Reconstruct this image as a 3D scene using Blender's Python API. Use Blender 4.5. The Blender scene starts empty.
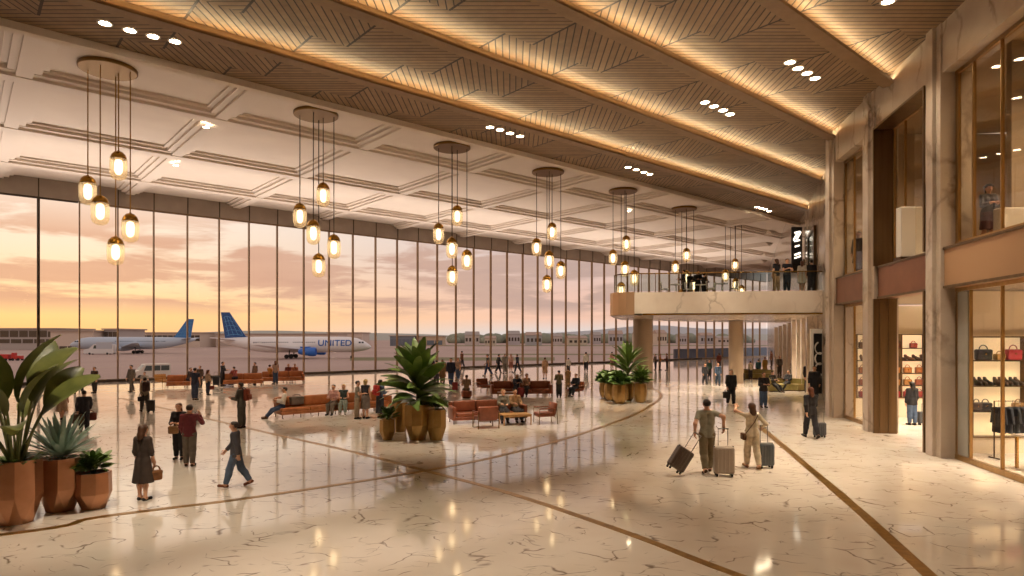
import bpy, bmesh, math, random
import numpy as np
from mathutils import Vector, Matrix

random.seed(4)
PI = math.pi
SC = bpy.context.scene
COL = SC.collection
H = 3.4            # eye height of the camera, metres
F = 640.0          # focal length in pixels of a 1024 wide frame
VH = 338.0         # image row of the horizon


def gp(u, v):
    """floor point seen at pixel u, v"""
    y = F * H / (v - VH)
    return ((u - 512) / F * y, y)


def at(u, v, y):
    return ((u - 512) / F * y, y, H - (v - VH) / F * y)


# ------------------------------------------------------------------ hall axes
D = (0.755, 0.655)     # along the beams
N = (-0.655, 0.755)    # towards the window wall


def pq(p, q):
    return (D[0] * p + N[0] * q, D[1] * p + N[1] * q)


RZ_HALL = math.atan2(D[1], D[0])
Q_EDGE, Q_WIN, Q_BACK, P_LEFT = 22.9, 57.96, -14.0, -30.0
Z_WOOD, Z_WHITE = 12.3, 15.06


def wallA(y):
    return 8.95 + 0.175 * y


def wallB(y):
    return 4.39 + 0.36 * y


def p_end(q):
    pa = (8.95 + .787 * q) / .640
    if D[1] * pa + N[1] * q < 28:
        return pa
    return (4.39 + .927 * q) / .519


# ------------------------------------------------------------------ materials
def lin(c):
    if isinstance(c, str):
        c = c.lstrip('#')
        c = [int(c[i:i + 2], 16) / 255 for i in (0, 2, 4)]
    return tuple((x / 12.92 if x <= .04045 else ((x + .055) / 1.055) ** 2.4) for x in c) + (1,)


MATS = {}


def M(name, col='808080', rough=.5, metal=0.0, emit=0.0, ecol=None, ior=1.5, coat=0.0, spec=.5):
    if name in MATS:
        return MATS[name]
    m = bpy.data.materials.new(name)
    m.use_nodes = True
    b = m.node_tree.nodes['Principled BSDF']
    b.inputs['Base Color'].default_value = lin(col)
    b.inputs['Roughness'].default_value = rough
    b.inputs['Metallic'].default_value = metal
    b.inputs['IOR'].default_value = ior
    b.inputs['Specular IOR Level'].default_value = spec
    b.inputs['Coat Weight'].default_value = coat
    b.inputs['Coat Roughness'].default_value = .05
    if emit:
        b.inputs['Emission Color'].default_value = lin(ecol or col)
        b.inputs['Emission Strength'].default_value = emit
    MATS[name] = m
    return m


class NT:
    def __init__(s, tree):
        s.t = tree
        s.n = tree.nodes
        s.l = tree.links

    def node(s, typ, ins=None, **kw):
        n = s.n.new(typ)
        for k, v in kw.items():
            setattr(n, k, v)
        for k, v in (ins or {}).items():
            s.set(n.inputs[k], v)
        return n

    def set(s, sock, v):
        if isinstance(v, bpy.types.NodeSocket):
            s.l.new(v, sock)
        else:
            sock.default_value = v

    def math(s, op, a, b=None, c=None):
        n = s.n.new('ShaderNodeMath')
        n.operation = op
        for i, x in enumerate((a, b, c)):
            if x is not None:
                s.set(n.inputs[i], x)
        return n.outputs[0]

    def mix(s, fac, a, b, mode='MIX'):
        n = s.n.new('ShaderNodeMix')
        n.data_type = 'RGBA'
        n.blend_type = mode
        s.set(n.inputs[0], fac)
        s.set(n.inputs[6], a)
        s.set(n.inputs[7], b)
        return n.outputs[2]

    def ramp(s, fac, pts, interp='LINEAR'):
        n = s.n.new('ShaderNodeValToRGB')
        n.color_ramp.interpolation = interp
        e = n.color_ramp.elements
        while len(e) < len(pts):
            e.new(.5)
        for el, (pos, c) in zip(e, pts):
            el.position = pos
            el.color = c if len(c) == 4 else tuple(c) + (1,)
        s.set(n.inputs[0], fac)
        return n.outputs[0]

    def noise(s, vec, scale, detail=3, rough=.55, dist=0.0):
        n = s.node('ShaderNodeTexNoise', {'Scale': scale, 'Detail': detail, 'Roughness': rough, 'Distortion': dist})
        if vec is not None:
            s.l.new(vec, n.inputs['Vector'])
        return n.outputs['Fac'], n.outputs['Color']

    def mapping(s, vec, loc=(0, 0, 0), rot=(0, 0, 0), sc=(1, 1, 1)):
        n = s.node('ShaderNodeMapping', {'Location': loc, 'Rotation': rot, 'Scale': sc})
        s.l.new(vec, n.inputs['Vector'])
        return n.outputs[0]


def base(name, **kw):
    m = M(name, **kw)
    nt = NT(m.node_tree)
    b = nt.n['Principled BSDF']
    return m, nt, b


def mat_floor():
    m, t, b = base('polished_marble_floor', rough=.05, ior=1.6)
    co = t.node('ShaderNodeTexCoord').outputs['Object']
    nf, nc = t.noise(co, .45, 4)
    dis = t.node('ShaderNodeVectorMath', operation='MULTIPLY_ADD')
    t.l.new(nc, dis.inputs[0])
    dis.inputs[1].default_value = (2.0, 2.0, 0)
    t.l.new(co, dis.inputs[2])

    def veins(scale, lo, hi, cut, seed, wsc):
        mp = t.mapping(dis.outputs[0], loc=(seed, seed * .7, 0), rot=(0, 0, .6), sc=(1, 1.9, 1))
        v = t.node('ShaderNodeTexVoronoi', {'Scale': scale}, feature='DISTANCE_TO_EDGE')
        t.l.new(mp, v.inputs['Vector'])
        e = t.node('ShaderNodeMapRange', {'From Min': lo, 'From Max': hi, 'To Min': 1, 'To Max': 0})
        t.l.new(v.outputs['Distance'], e.inputs[0])
        mf, _ = t.noise(t.mapping(co, loc=(seed * 3, 1, 0)), wsc, 2)
        k = t.node('ShaderNodeMapRange', {'From Min': cut, 'From Max': cut + .08})
        t.l.new(mf, k.inputs[0])
        return t.math('MULTIPLY', e.outputs[0], k.outputs[0])

    v1 = veins(1.15, .004, .03, .50, 3.1, 1.5)
    v2 = veins(2.4, .004, .03, .56, 9.7, 2.0)
    vv = t.math('MAXIMUM', v1, t.math('MULTIPLY', v2, .8))
    lf, _ = t.noise(co, .25, 4)
    ground = t.ramp(lf, [(.3, lin('d6c7b6')), (.55, lin('e9dfd2')), (.75, lin('decfbe'))])
    c = t.mix(t.math('MULTIPLY', vv, .8), ground, lin('6a5140'))
    t.l.new(c, b.inputs['Base Color'])
    rf, _ = t.noise(co, .6, 2)
    r = t.node('ShaderNodeMapRange', {'From Min': .3, 'From Max': .7, 'To Min': .05, 'To Max': .08})
    t.l.new(rf, r.inputs[0])
    t.l.new(r.outputs[0], b.inputs['Roughness'])
    return m


def mat_marble(name, c1, c2, vein, rough=.14, sc=.5):
    m, t, b = base(name, rough=rough, ior=1.55)
    co = t.node('ShaderNodeTexCoord').outputs['Object']
    nf, nc = t.noise(co, .7, 5)
    dis = t.node('ShaderNodeVectorMath', operation='MULTIPLY_ADD')
    t.l.new(nc, dis.inputs[0])
    dis.inputs[1].default_value = (1.6, 1.6, 2.2)
    t.l.new(co, dis.inputs[2])
    v = t.node('ShaderNodeTexVoronoi', {'Scale': sc}, feature='DISTANCE_TO_EDGE')
    t.l.new(t.mapping(dis.outputs[0], rot=(.3, .5, .2), sc=(1, 1, .5)), v.inputs['Vector'])
    e = t.node('ShaderNodeMapRange', {'From Min': .0, 'From Max': .05, 'To Min': 1, 'To Max': 0})
    t.l.new(v.outputs['Distance'], e.inputs[0])
    mf, _ = t.noise(co, .5, 3)
    k = t.node('ShaderNodeMapRange', {'From Min': .42, 'From Max': .6})
    t.l.new(mf, k.inputs[0])
    g = t.ramp(nf, [(.3, lin(c1)), (.7, lin(c2))])
    c = t.mix(t.math('MULTIPLY', t.math('MULTIPLY', e.outputs[0], k.outputs[0]), .75), g, lin(vein))
    t.l.new(c, b.inputs['Base Color'])
    return m


def mat_slats():
    m, t, b = base('oak_slat_ceiling', rough=.5)
    co = t.node('ShaderNodeTexCoord').outputs['Object']
    s = t.node('ShaderNodeSeparateXYZ')
    t.l.new(co, s.inputs[0])
    x, y = s.outputs[0], s.outputs[1]
    p = t.math('ADD', t.math('MULTIPLY', x, D[0]), t.math('MULTIPLY', y, D[1]))
    q = t.math('ADD', t.math('MULTIPLY', x, N[0]), t.math('MULTIPLY', y, N[1]))
    row = t.math('FLOOR', t.math('DIVIDE', t.math('ADD', q, 100.35), 3.82))
    pp = t.math('DIVIDE', t.math('ADD', t.math('ADD', p, 100.6), t.math('MULTIPLY', row, 1.1)), 3.1)
    par = t.math('MODULO', t.math('FLOOR', pp), 2.0)
    run = t.math('ADD', t.math('MULTIPLY', x, par), t.math('MULTIPLY', y, t.math('SUBTRACT', 1.0, par)))
    fr = t.math('FRACT', t.math('DIVIDE', t.math('ADD', run, 200.0), .21))
    tri = t.math('ABSOLUTE', t.math('SUBTRACT', fr, .5))          # .5 at a joint
    gap = t.node('ShaderNodeMapRange', {'From Min': .38, 'From Max': .44})
    t.l.new(tri, gap.inputs[0])
    seam = t.math('GREATER_THAN', t.math('ABSOLUTE', t.math('SUBTRACT', t.math('FRACT', pp), .5)), .488)
    dark = t.math('MAXIMUM', gap.outputs[0], seam)
    idn = t.math('FLOOR', t.math('DIVIDE', t.math('ADD', run, 200.0), .21))
    wn = t.node('ShaderNodeTexWhiteNoise', noise_dimensions='1D')
    t.l.new(idn, wn.inputs['W'])
    gf, _ = t.noise(t.mapping(co, rot=(0, 0, .8), sc=(1, 1, 1)), 3.0, 5)
    tone = t.math('ADD', t.math('MULTIPLY', wn.outputs['Value'], .35), t.math('MULTIPLY', gf, .65))
    wood = t.ramp(tone, [(.2, lin('765c44')), (.5, lin('8b6f52')), (.8, lin('9c8062'))])
    t.l.new(t.mix(dark, wood, lin('2a1a0e')), b.inputs['Base Color'])
    bp = t.node('ShaderNodeBump', {'Strength': .6, 'Distance': .03})
    t.l.new(t.math('SUBTRACT', 1.0, dark), bp.inputs['Height'])
    t.l.new(bp.outputs[0], b.inputs['Normal'])
    return m


def mat_noise(name, c1, c2, scale=3.0, rough=.5, metal=0.0, sc=(1, 1, 1), rot=(0, 0, 0), bump=0.0, det=4, ior=1.5):
    m, t, b = base(name, rough=rough, metal=metal, ior=ior)
    co = t.node('ShaderNodeTexCoord').outputs['Object']
    f, _ = t.noise(t.mapping(co, sc=sc, rot=rot), scale, det)
    t.l.new(t.ramp(f, [(.3, lin(c1)), (.7, lin(c2))]), b.inputs['Base Color'])
    if bump:
        bp = t.node('ShaderNodeBump', {'Strength': bump, 'Distance': .02})
        t.l.new(f, bp.inputs['Height'])
        t.l.new(bp.outputs[0], b.inputs['Normal'])
    return m


def mat_glass(name, tint='ffffff', refl=.5, haze=0.0):
    m = bpy.data.materials.new(name)
    m.use_nodes = True
    t = NT(m.node_tree)
    t.n.remove(t.n['Principled BSDF'])
    tr = t.node('ShaderNodeBsdfTransparent', {'Color': lin(tint)})
    gl = t.node('ShaderNodeBsdfGlossy', {'Roughness': .02})
    fr = t.node('ShaderNodeFresnel', {'IOR': 1.5})
    mx = t.node('ShaderNodeMixShader')
    geo = t.node('ShaderNodeNewGeometry')
    front = t.math('SUBTRACT', 1.0, geo.outputs['Backfacing'])
    t.l.new(t.math('MULTIPLY', t.math('MULTIPLY', fr.outputs[0], refl), front), mx.inputs[0])
    t.l.new(tr.outputs[0], mx.inputs[1])
    t.l.new(gl.outputs[0], mx.inputs[2])
    out = mx.outputs[0]
    if haze:
        tl = t.node('ShaderNodeBsdfTranslucent', {'Color': lin('fff4e0')})
        m2 = t.node('ShaderNodeMixShader')
        m2.inputs[0].default_value = haze
        t.l.new(out, m2.inputs[1])
        t.l.new(tl.outputs[0], m2.inputs[2])
        out = m2.outputs[0]
    t.l.new(out, t.n['Material Output'].inputs[0])
    MATS[name] = m
    return m


FLOOR = mat_floor()
MARBLE = mat_marble('beige_wall_marble', 'b8a898', 'ccbdad', '7d6c5e')
MARBLE_W = mat_marble('balcony_marble', 'd6c6b6', 'e4d7c8', 'a39384', sc=.8)
MARBLE_G = mat_marble('grey_marble', '8d8b84', 'a3a099', '6a6862')
SLATS = mat_slats()
OAK = mat_noise('oak_beam', '80664a', '927658', 2.0, .45, sc=(1, 1, 6))
PLASTER = mat_noise('cream_plaster', 'ddd0c4', 'e2d6ca', .6, .7)
PLASTER2 = M('cream_moulding', 'e0d4c8', .6)
BRONZE = mat_noise('brushed_bronze', '5e4a34', '735c42', 5, .35, .85, sc=(1, 1, .05))
BRONZE_B = mat_noise('polished_bronze', '967444', 'ae8a58', 5, .28, .8, sc=(1, 1, .05))
BRONZE_D = M('dark_bronze', '4f3a28', .4, .7)
BRONZE_P = mat_noise('bronze_panel', '7b4c34', '8d5a3e', 1.2, .38, .45)
GOLD = mat_noise('brass_inlay', '8f6a28', 'b98e40', 6, .3, .8)
BRASS = M('brass', 'b58a3c', .25, .95)
BRASS_D = M('aged_brass', '7a5c2e', .35, .9)
CORD = M('dark_cord', '30251c', .5)
CORD_G = M('gold_cord', 'a8824a', .4, .6)
MULL = mat_noise('champagne_mullion', '7e6850', '90785e', 2, .35, .6)
MULL_D = M('dark_mullion', '4a4038', .45, .5)
BAND = mat_noise('grey_spandrel', '9a8e84', 'a89c92', .8, .45, .2)
GLASS = mat_glass('curtain_wall_glass', 'faf8f6', .35)
SHOPGLASS = mat_glass('shop_glass', 'f4f2ee', .7)
UPGLASS = mat_glass('upper_shop_glass', 'e2dcd2', .8)
RAILGLASS = mat_glass('balustrade_glass', 'eaf0ee', .9)
LAMPGLASS = mat_glass('lamp_glass', 'fffaf0', .4, .22)
BULB = M('lit_filament', 'ffe2ae', .5, emit=3.6, ecol='ffe8c4')
LEDM = M('lit_led_strip', 'ffd596', .5, emit=3, ecol='ffd08a')
DLITE = M('lit_downlight', 'fff0d6', .5, emit=40, ecol='ffe6bf')
LEATHER = mat_noise('tan_leather', '965630', 'b46e40', 4, .42, bump=.1)
LEATHER_D = mat_noise('brown_leather', '783e26', '925034', 4, .42, bump=.1)
TAN = mat_noise('ochre_leather', 'b07a3a', 'c48d4a', 4, .45)
OLIVE = mat_noise('olive_upholstery', '8a7d48', '9a8c55', 6, .7)
WOOD = mat_noise('walnut_wood', '7a4f2a', '966438', 3, .4, sc=(1, 8, 1))
WOOD_L = mat_noise('light_oak', 'b08550', 'c79a62', 3, .45, sc=(1, 8, 1))
COPPER = mat_noise('copper_planter', 'b27c5a', 'cc9674', 1.5, .32, .65)
COPPER_G = mat_noise('golden_planter', '9c7a48', 'b6945e', 1.5, .35, .75)
SOIL = mat_noise('potting_soil', '2c2018', '43332a', 14, .9)
LEAF1 = mat_noise('deep_green_leaf', '4a6632', '7a9248', 2.5, .38)
LEAF2 = mat_noise('bright_green_leaf', '46692f', '6f9146', 2.5, .4)
LEAF3 = mat_noise('blue_green_leaf', '8aa498', 'aabdb0', 3.0, .5)
LEAF4 = mat_noise('olive_green_leaf', '465026', '787c40', 2.0, .38)
STEM = mat_noise('green_stalk', '4a5428', '6a6a3a', 4, .5)
WHITE = M('white_paint', 'e6e2dc', .45)
BLACK = M('black_plastic', '17161a', .45)
RUBBER = M('rubber', '151515', .7)
CHROME = M('chrome', 'b8b8b8', .2, .95)
SHOPWALL = M('cream_shop_wall', 'dfcfb6', .6)
SHELFBACK = M('backlit_shelf_panel', 'f6dfb4', .6, emit=.42, ecol='ffe0b0')
UPWALL = M('taupe_room_wall', '9c8a76', .7)


# ------------------------------------------------------------------ mesh builder
class MB:
    def __init__(s):
        s.v, s.f, s.m = [], [], []

    def add(s, vs, fs, mi=0):
        o = len(s.v)
        s.v += [tuple(v) for v in vs]
        s.f += [tuple(i + o for i in f) for f in fs]
        s.m += [mi] * len(fs)

    def box(s, x0, x1, y0, y1, z0, z1, mi=0):
        s.hexa([(x0, y0), (x1, y0), (x1, y1), (x0, y1)], z0, z1, mi)

    def cbox(s, c, size, rz=0, mi=0):
        a, b = size[0] / 2, size[1] / 2
        ca, sa = math.cos(rz), math.sin(rz)
        pts = [(c[0] + x * ca - y * sa, c[1] + x * sa + y * ca) for x, y in ((-a, -b), (a, -b), (a, b), (-a, b))]
        s.hexa(pts, c[2] - size[2] / 2, c[2] + size[2] / 2, mi)

    def hexa(s, pts, z0, z1, mi=0):
        n = len(pts)
        ar = sum(pts[i][0] * pts[(i + 1) % n][1] - pts[(i + 1) % n][0] * pts[i][1] for i in range(n))
        if ar < 0:
            pts = pts[::-1]
        vs = [(x, y, z0) for x, y in pts] + [(x, y, z1) for x, y in pts]
        fs = [tuple(range(n))[::-1], tuple(range(n, 2 * n))] + [(i, (i + 1) % n, n + (i + 1) % n, n + i) for i in range(n)]
        s.add(vs, fs, mi)

    def rbox(s, c, size, r, rz=0, mi=0, seg=3, tilt=None):
        """rounded box (bevelled edges)"""
        bm = bmesh.new()
        bmesh.ops.create_cube(bm, size=1)
        bmesh.ops.scale(bm, vec=size, verts=bm.verts)
        r = min(r, min(size) * .49)
        bmesh.ops.bevel(bm, geom=bm.edges[:], offset=r, segments=seg, profile=.5, affect='EDGES')
        mt = Matrix.Translation(c) @ Matrix.Rotation(rz, 4, 'Z')
        if tilt:
            mt = mt @ Matrix.Rotation(tilt, 4, 'X')
        bm.transform(mt)
        bm.verts.index_update()
        s.add([v.co[:] for v in bm.verts], [[v.index for v in f.verts] for f in bm.faces], mi)
        bm.free()

    def tube(s, pts, rad, seg=8, mi=0, cap=True, up=None):
        pts = [Vector(p) for p in pts]
        if not isinstance(rad, (list, tuple)):
            rad = [rad] * len(pts)
        vs, fs = [], []
        prev = None
        for i, p in enumerate(pts):
            a = pts[max(i - 1, 0)]
            b = pts[min(i + 1, len(pts) - 1)]
            t = (b - a).normalized()
            if prev is None:
                ref = Vector((0, 0, 1)) if abs(t.z) < .9 else Vector((1, 0, 0))
                x = t.cross(ref).normalized()
            else:
                x = (prev - t * prev.dot(t))
                x = x.normalized() if x.length > 1e-6 else t.orthogonal().normalized()
            prev = x
            y = t.cross(x)
            for k in range(seg):
                an = 2 * PI * k / seg
                vs.append(p + (x * math.cos(an) + y * math.sin(an)) * rad[i])
        for i in range(len(pts) - 1):
            for k in range(seg):
                k2 = (k + 1) % seg
                fs.append((i * seg + k, i * seg + k2, (i + 1) * seg + k2, (i + 1) * seg + k))
        if cap:
            fs.append(tuple(range(seg))[::-1])
            e = (len(pts) - 1) * seg
            fs.append(tuple(range(e, e + seg)))
        s.add(vs, fs, mi)

    def lathe(s, prof, seg=16, c=(0, 0, 0), mi=0, axis='z', ph=0.0, twist=None, cap=True):
        vs, fs = [], []
        n = len(prof)
        for i, (r, z) in enumerate(prof):
            tw = (twist[i] if twist else 0) + ph
            for k in range(seg):
                a = 2 * PI * k / seg + tw
                x, y = r * math.cos(a), r * math.sin(a)
                v = (x, y, z) if axis == 'z' else ((z, x, y) if axis == 'x' else (y, z, x))
                vs.append((c[0] + v[0], c[1] + v[1], c[2] + v[2]))
        for i in range(n - 1):
            for k in range(seg):
                k2 = (k + 1) % seg
                fs.append((i * seg + k, i * seg + k2, (i + 1) * seg + k2, (i + 1) * seg + k))
        if cap:
            if prof[0][0] > 1e-5:
                fs.append(tuple(range(seg))[::-1])
            if prof[-1][0] > 1e-5:
                fs.append(tuple(range((n - 1) * seg, n * seg)))
        s.add(vs, fs, mi)

    def ball(s, c, r, mi=0, seg=12, rings=8, m=None):
        if not isinstance(r, (list, tuple)):
            r = (r, r, r)
        vs, fs = [], []
        for i in range(rings + 1):
            th = PI * i / rings
            for k in range(seg):
                a = 2 * PI * k / seg
                v = Vector((r[0] * math.sin(th) * math.cos(a), r[1] * math.sin(th) * math.sin(a), r[2] * math.cos(th)))
                if m is not None:
                    v = m @ v
                vs.append((c[0] + v[0], c[1] + v[1], c[2] + v[2]))
        for i in range(rings):
            for k in range(seg):
                k2 = (k + 1) % seg
                fs.append((i * seg + k, (i + 1) * seg + k, (i + 1) * seg + k2, i * seg + k2))
        s.add(vs, fs, mi)

    def leaf(s, base, d, L, W, bend=.6, n=6, mi=0, fold=.18, prof=0, roll=0.0, up=(0, 0, 1)):
        d = Vector(d).normalized()
        upv = Vector(up)
        side = d.cross(upv)
        if side.length < 1e-3:
            side = Vector((1, 0, 0))
        side.normalize()
        side = Matrix.Rotation(roll, 3, d) @ side
        nor = side.cross(d).normalized()
        p = Vector(base)
        vs, fs = [], []
        for i in range(n + 1):
            t = i / n
            if prof == 0:
                w = W * .5 * (math.sin(PI * min(1, t * .93 + .03)) ** .75)
            elif prof == 1:
                w = W * .5 * (1 - t) ** .6 * (.55 + .9 * t) if t < 1 else 0
            else:
                w = W * .5 * math.sin(PI * (t * .85 + .13)) ** .6
            a = bend * t
            dd = (d * math.cos(a) - nor * math.sin(a))
            nn = (nor * math.cos(a) + d * math.sin(a))
            if i:
                p = p + dd * (L / n)
            vs += [p - side * w + nn * (fold * w), p, p + side * w + nn * (fold * w)]
        for i in range(n):
            a = i * 3
            fs += [(a, a + 1, a + 4, a + 3), (a + 1, a + 2, a + 5, a + 4)]
        s.add(vs, fs, mi)

    def build(s, name, mats, parent=None, smooth=False, loc=None, rz=0, ang=35):
        me = bpy.data.meshes.new(name)
        me.from_pydata(s.v, [], s.f)
        if not isinstance(mats, (list, tuple)):
            mats = [mats]
        for m in mats:
            me.materials.append(m)
        if len(mats) > 1:
            me.polygons.foreach_set('material_index', s.m)
        if smooth:
            me.polygons.foreach_set('use_smooth', [True] * len(me.polygons))
            if ang:
                me.set_sharp_from_angle(angle=math.radians(ang))
        me.update()
        o = bpy.data.objects.new(name, me)
        COL.objects.link(o)
        if parent is not None:
            o.parent = parent
        if loc is not None:
            o.location = loc
        o.rotation_euler.z = rz
        return o


def tag(o, label, cat, group=None):
    o['label'] = label
    o['category'] = cat
    if group:
        o['group'] = group
    return o


def thing(name, label, cat, loc=(0, 0, 0), rz=0, group=None):
    o = bpy.data.objects.new(name, None)
    o.empty_display_size = .2
    COL.objects.link(o)
    o.location = loc
    o.rotation_euler = (0, 0, rz)
    return tag(o, label, cat, group)


def struct(o):
    o['kind'] = 'structure'
    return o


def copy_tree(o, loc=None, rz=None, label=None, group=None, scale=None):
    r = o.copy()
    COL.objects.link(r)
    if loc is not None:
        r.location = loc
    if rz is not None:
        r.rotation_euler = (0, 0, rz)
    if label:
        r['label'] = label
    if group:
        r['group'] = group
    if scale:
        r.scale = (scale,) * 3 if not isinstance(scale, tuple) else scale
    for ch in list(o.children):
        c = ch.copy()
        COL.objects.link(c)
        c.parent = r
        for g in list(ch.children):
            e = g.copy()
            COL.objects.link(e)
            e.parent = c
    return r


def text_mesh(txt, size, bold=.02):
    cu = bpy.data.curves.new('lettering', 'FONT')
    cu.body = txt
    cu.size = size
    cu.extrude = 0
    cu.offset = bold
    cu.align_x = 'CENTER'
    cu.align_y = 'CENTER'
    o = bpy.data.objects.new('lettering', cu)
    COL.objects.link(o)
    dg = bpy.context.evaluated_depsgraph_get()
    me = o.evaluated_get(dg).to_mesh()
    bm = bmesh.new()
    bm.from_mesh(me)
    bmesh.ops.remove_doubles(bm, verts=bm.verts, dist=1e-4)
    for k in range(-8, 9):                    # cut into strips so that it can follow a curved hull
        geom = bm.verts[:] + bm.edges[:] + bm.faces[:]
        bmesh.ops.bisect_plane(bm, geom=geom, plane_co=(0, k * size / 14, 0), plane_no=(0, 1, 0))
    bm.verts.index_update()
    vs = [v.co[:] for v in bm.verts]
    fs = [tuple(v.index for v in f.verts) for f in bm.faces]
    bm.free()
    o.evaluated_get(dg).to_mesh_clear()
    bpy.data.objects.remove(o)
    bpy.data.curves.remove(cu)
    return vs, fs


ORD = ['first', 'second', 'third', 'fourth', 'fifth', 'sixth', 'seventh', 'eighth', 'ninth', 'tenth', 'eleventh', 'twelfth']
# ================================================================== THE SETTING
# floor
m = MB()
m.hexa([pq(P_LEFT - 1, Q_BACK - 1), pq(P_LEFT - 1, Q_WIN + .3), pq(113, Q_WIN + .3), (wallB(60) + 10, 60), (24.5, 28), (22, 10), (18, -16)], -.4, 0)
struct(m.build('floor', FLOOR))


def ribbon(pts, w, name, mat, z1=.006, closed=False):
    P = [Vector((x, y, 0)) for x, y in pts]
    out = []
    n = len(P)
    for i in range(n - 1):                       # catmull-rom
        p0, p1, p2, p3 = P[max(i - 1, 0)], P[i], P[i + 1], P[min(i + 2, n - 1)]
        for k in range(8):
            t = k / 8
            out.append(.5 * ((2 * p1) + (p2 - p0) * t + (2 * p0 - 5 * p1 + 4 * p2 - p3) * t * t + (3 * p1 - p0 - 3 * p2 + p3) * t ** 3))
    out.append(P[-1])
    m = MB()
    vs, fs = [], []
    for i, p in enumerate(out):
        t = (out[min(i + 1, len(out) - 1)] - out[max(i - 1, 0)]).normalized()
        s = Vector((-t.y, t.x, 0)) * w / 2
        vs += [p + s, p - s, p - s + Vector((0, 0, z1)), p + s + Vector((0, 0, z1))]
    for i in range(len(out) - 1):
        a, b = i * 4, i * 4 + 4
        for k in range(4):
            fs.append((a + k, b + k, b + (k + 1) % 4, a + (k + 1) % 4))
    fs += [(0, 1, 2, 3), tuple(len(vs) - 4 + k for k in (3, 2, 1, 0))]
    m.add(vs, fs)
    return struct(m.build(name, mat))


ribbon([gp(752, 421), gp(770, 435), gp(850, 503), gp(930, 576), (4.3, 2.0)], .21, 'trim_1', GOLD)
ribbon([gp(120, 398), gp(256, 430), gp(345, 450), gp(423, 470), gp(512, 494), gp(630, 534), gp(740, 576), (6.4, 4.5)], .17, 'trim_2', GOLD, .005)
ribbon([(-16, 7.5), gp(0, 535), gp(100, 517), gp(256, 497), gp(423, 471), gp(512, 453), gp(590, 431), gp(640, 412), gp(661, 397), gp(655, 390), gp(640, 386)], .17, 'trim_3', GOLD, .007)

# wood ceiling + beams
m = MB()
pts = [pq(P_LEFT, Q_BACK), pq(P_LEFT, Q_EDGE), pq(p_end(Q_EDGE) + .5, Q_EDGE)]
pts += [(wallB(40) + .4, 40), (wallB(28) + .4, 28), (wallA(27.9) + .3, 27.9), (wallA(0) + .3, 0), pq(-3, Q_BACK)]
m.hexa(pts, Z_WOOD, Z_WOOD + .5)
struct(m.build('ceiling', SLATS))
UPW = 36
beam_qs = [19.55, 15.55, 11.85, 8.1, 4.3, .5, -3.3, -7.1, -10.9]
for i, q in enumerate(beam_qs):
    pe = p_end(q) - .02
    m = MB()
    prof = [(q + .12, Z_WOOD - .003), (q + .12, Z_WOOD - .36), (q - .30, Z_WOOD - .36), (q - .30, Z_WOOD - .27), (q - .26, Z_WOOD - .27), (q - .26, Z_WOOD - .31), (q - .06, Z_WOOD - .31), (q - .06, Z_WOOD - .003)]
    vs = []
    for p in (P_LEFT + .1, pe):
        for qq, z in prof:
            x, y = pq(p, qq)
            vs.append((x, y, z))
    n = len(prof)
    fs = [(k, (k + 1) % n, n + (k + 1) % n, n + k) for k in range(n)]
    m.add(vs, fs + [tuple(range(n))[::-1], tuple(range(n, 2 * n))])
    b = struct(m.build('ceiling_beam', OAK))
    m = MB()
    x, y = pq((P_LEFT + pe) / 2, q - .18)
    m.cbox((x, y, Z_WOOD - .303), (pe - P_LEFT - .4, .05, .012), RZ_HALL)
    m.build('led_strip', LEDM, b)
    p0 = max(P_LEFT, -14)
    L = bpy.data.lights.new('cove_light', 'AREA')
    L.shape = 'RECTANGLE'
    L.size = pe - p0 - .3
    L.size_y = .05
    L.color = (1, .80, .48)
    L.energy = 6 * L.size
    o = bpy.data.objects.new('cove_light', L)
    COL.objects.link(o)
    x, y = pq((p0 + pe) / 2, q - .17)
    o.location = (x, y, Z_WOOD - .285)
    zdir = Vector((-N[0], -N[1], .9)).normalized()   # emission direction
    xd = Vector((D[0], D[1], 0))
    zl = -zdir
    yl = zl.cross(xd).normalized()
    o.rotation_euler = Matrix((xd, yl, zl)).transposed().to_euler()

# added fill with no known lamp brightens the white ceiling; low box hides it
m = MB()
x, y = pq((P_LEFT + 90) / 2, Q_WIN - .52)
m.cbox((x, y, .10), (90 - P_LEFT, .08, .20), RZ_HALL)
struct(m.build('trim_91', MULL_D))
L = bpy.data.lights.new('added_ceiling_fill', 'AREA')
L.shape = 'RECTANGLE'
L.size, L.size_y = 112, .2
L.spread = math.radians(76)
L.color = (1, .85, .73)
L.energy = UPW * L.size
o = bpy.data.objects.new('added_ceiling_fill', L)
COL.objects.link(o)
x, y = pq(30, Q_WIN - .32)
o.location = (x, y, .15)
zl = -Vector((-N[0], -N[1], math.tan(math.radians(56)))).normalized()
xd = Vector((D[0], D[1], 0))
yl = zl.cross(xd).normalized()
o.rotation_euler = Matrix((xd, yl, zl)).transposed().to_euler()
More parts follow.
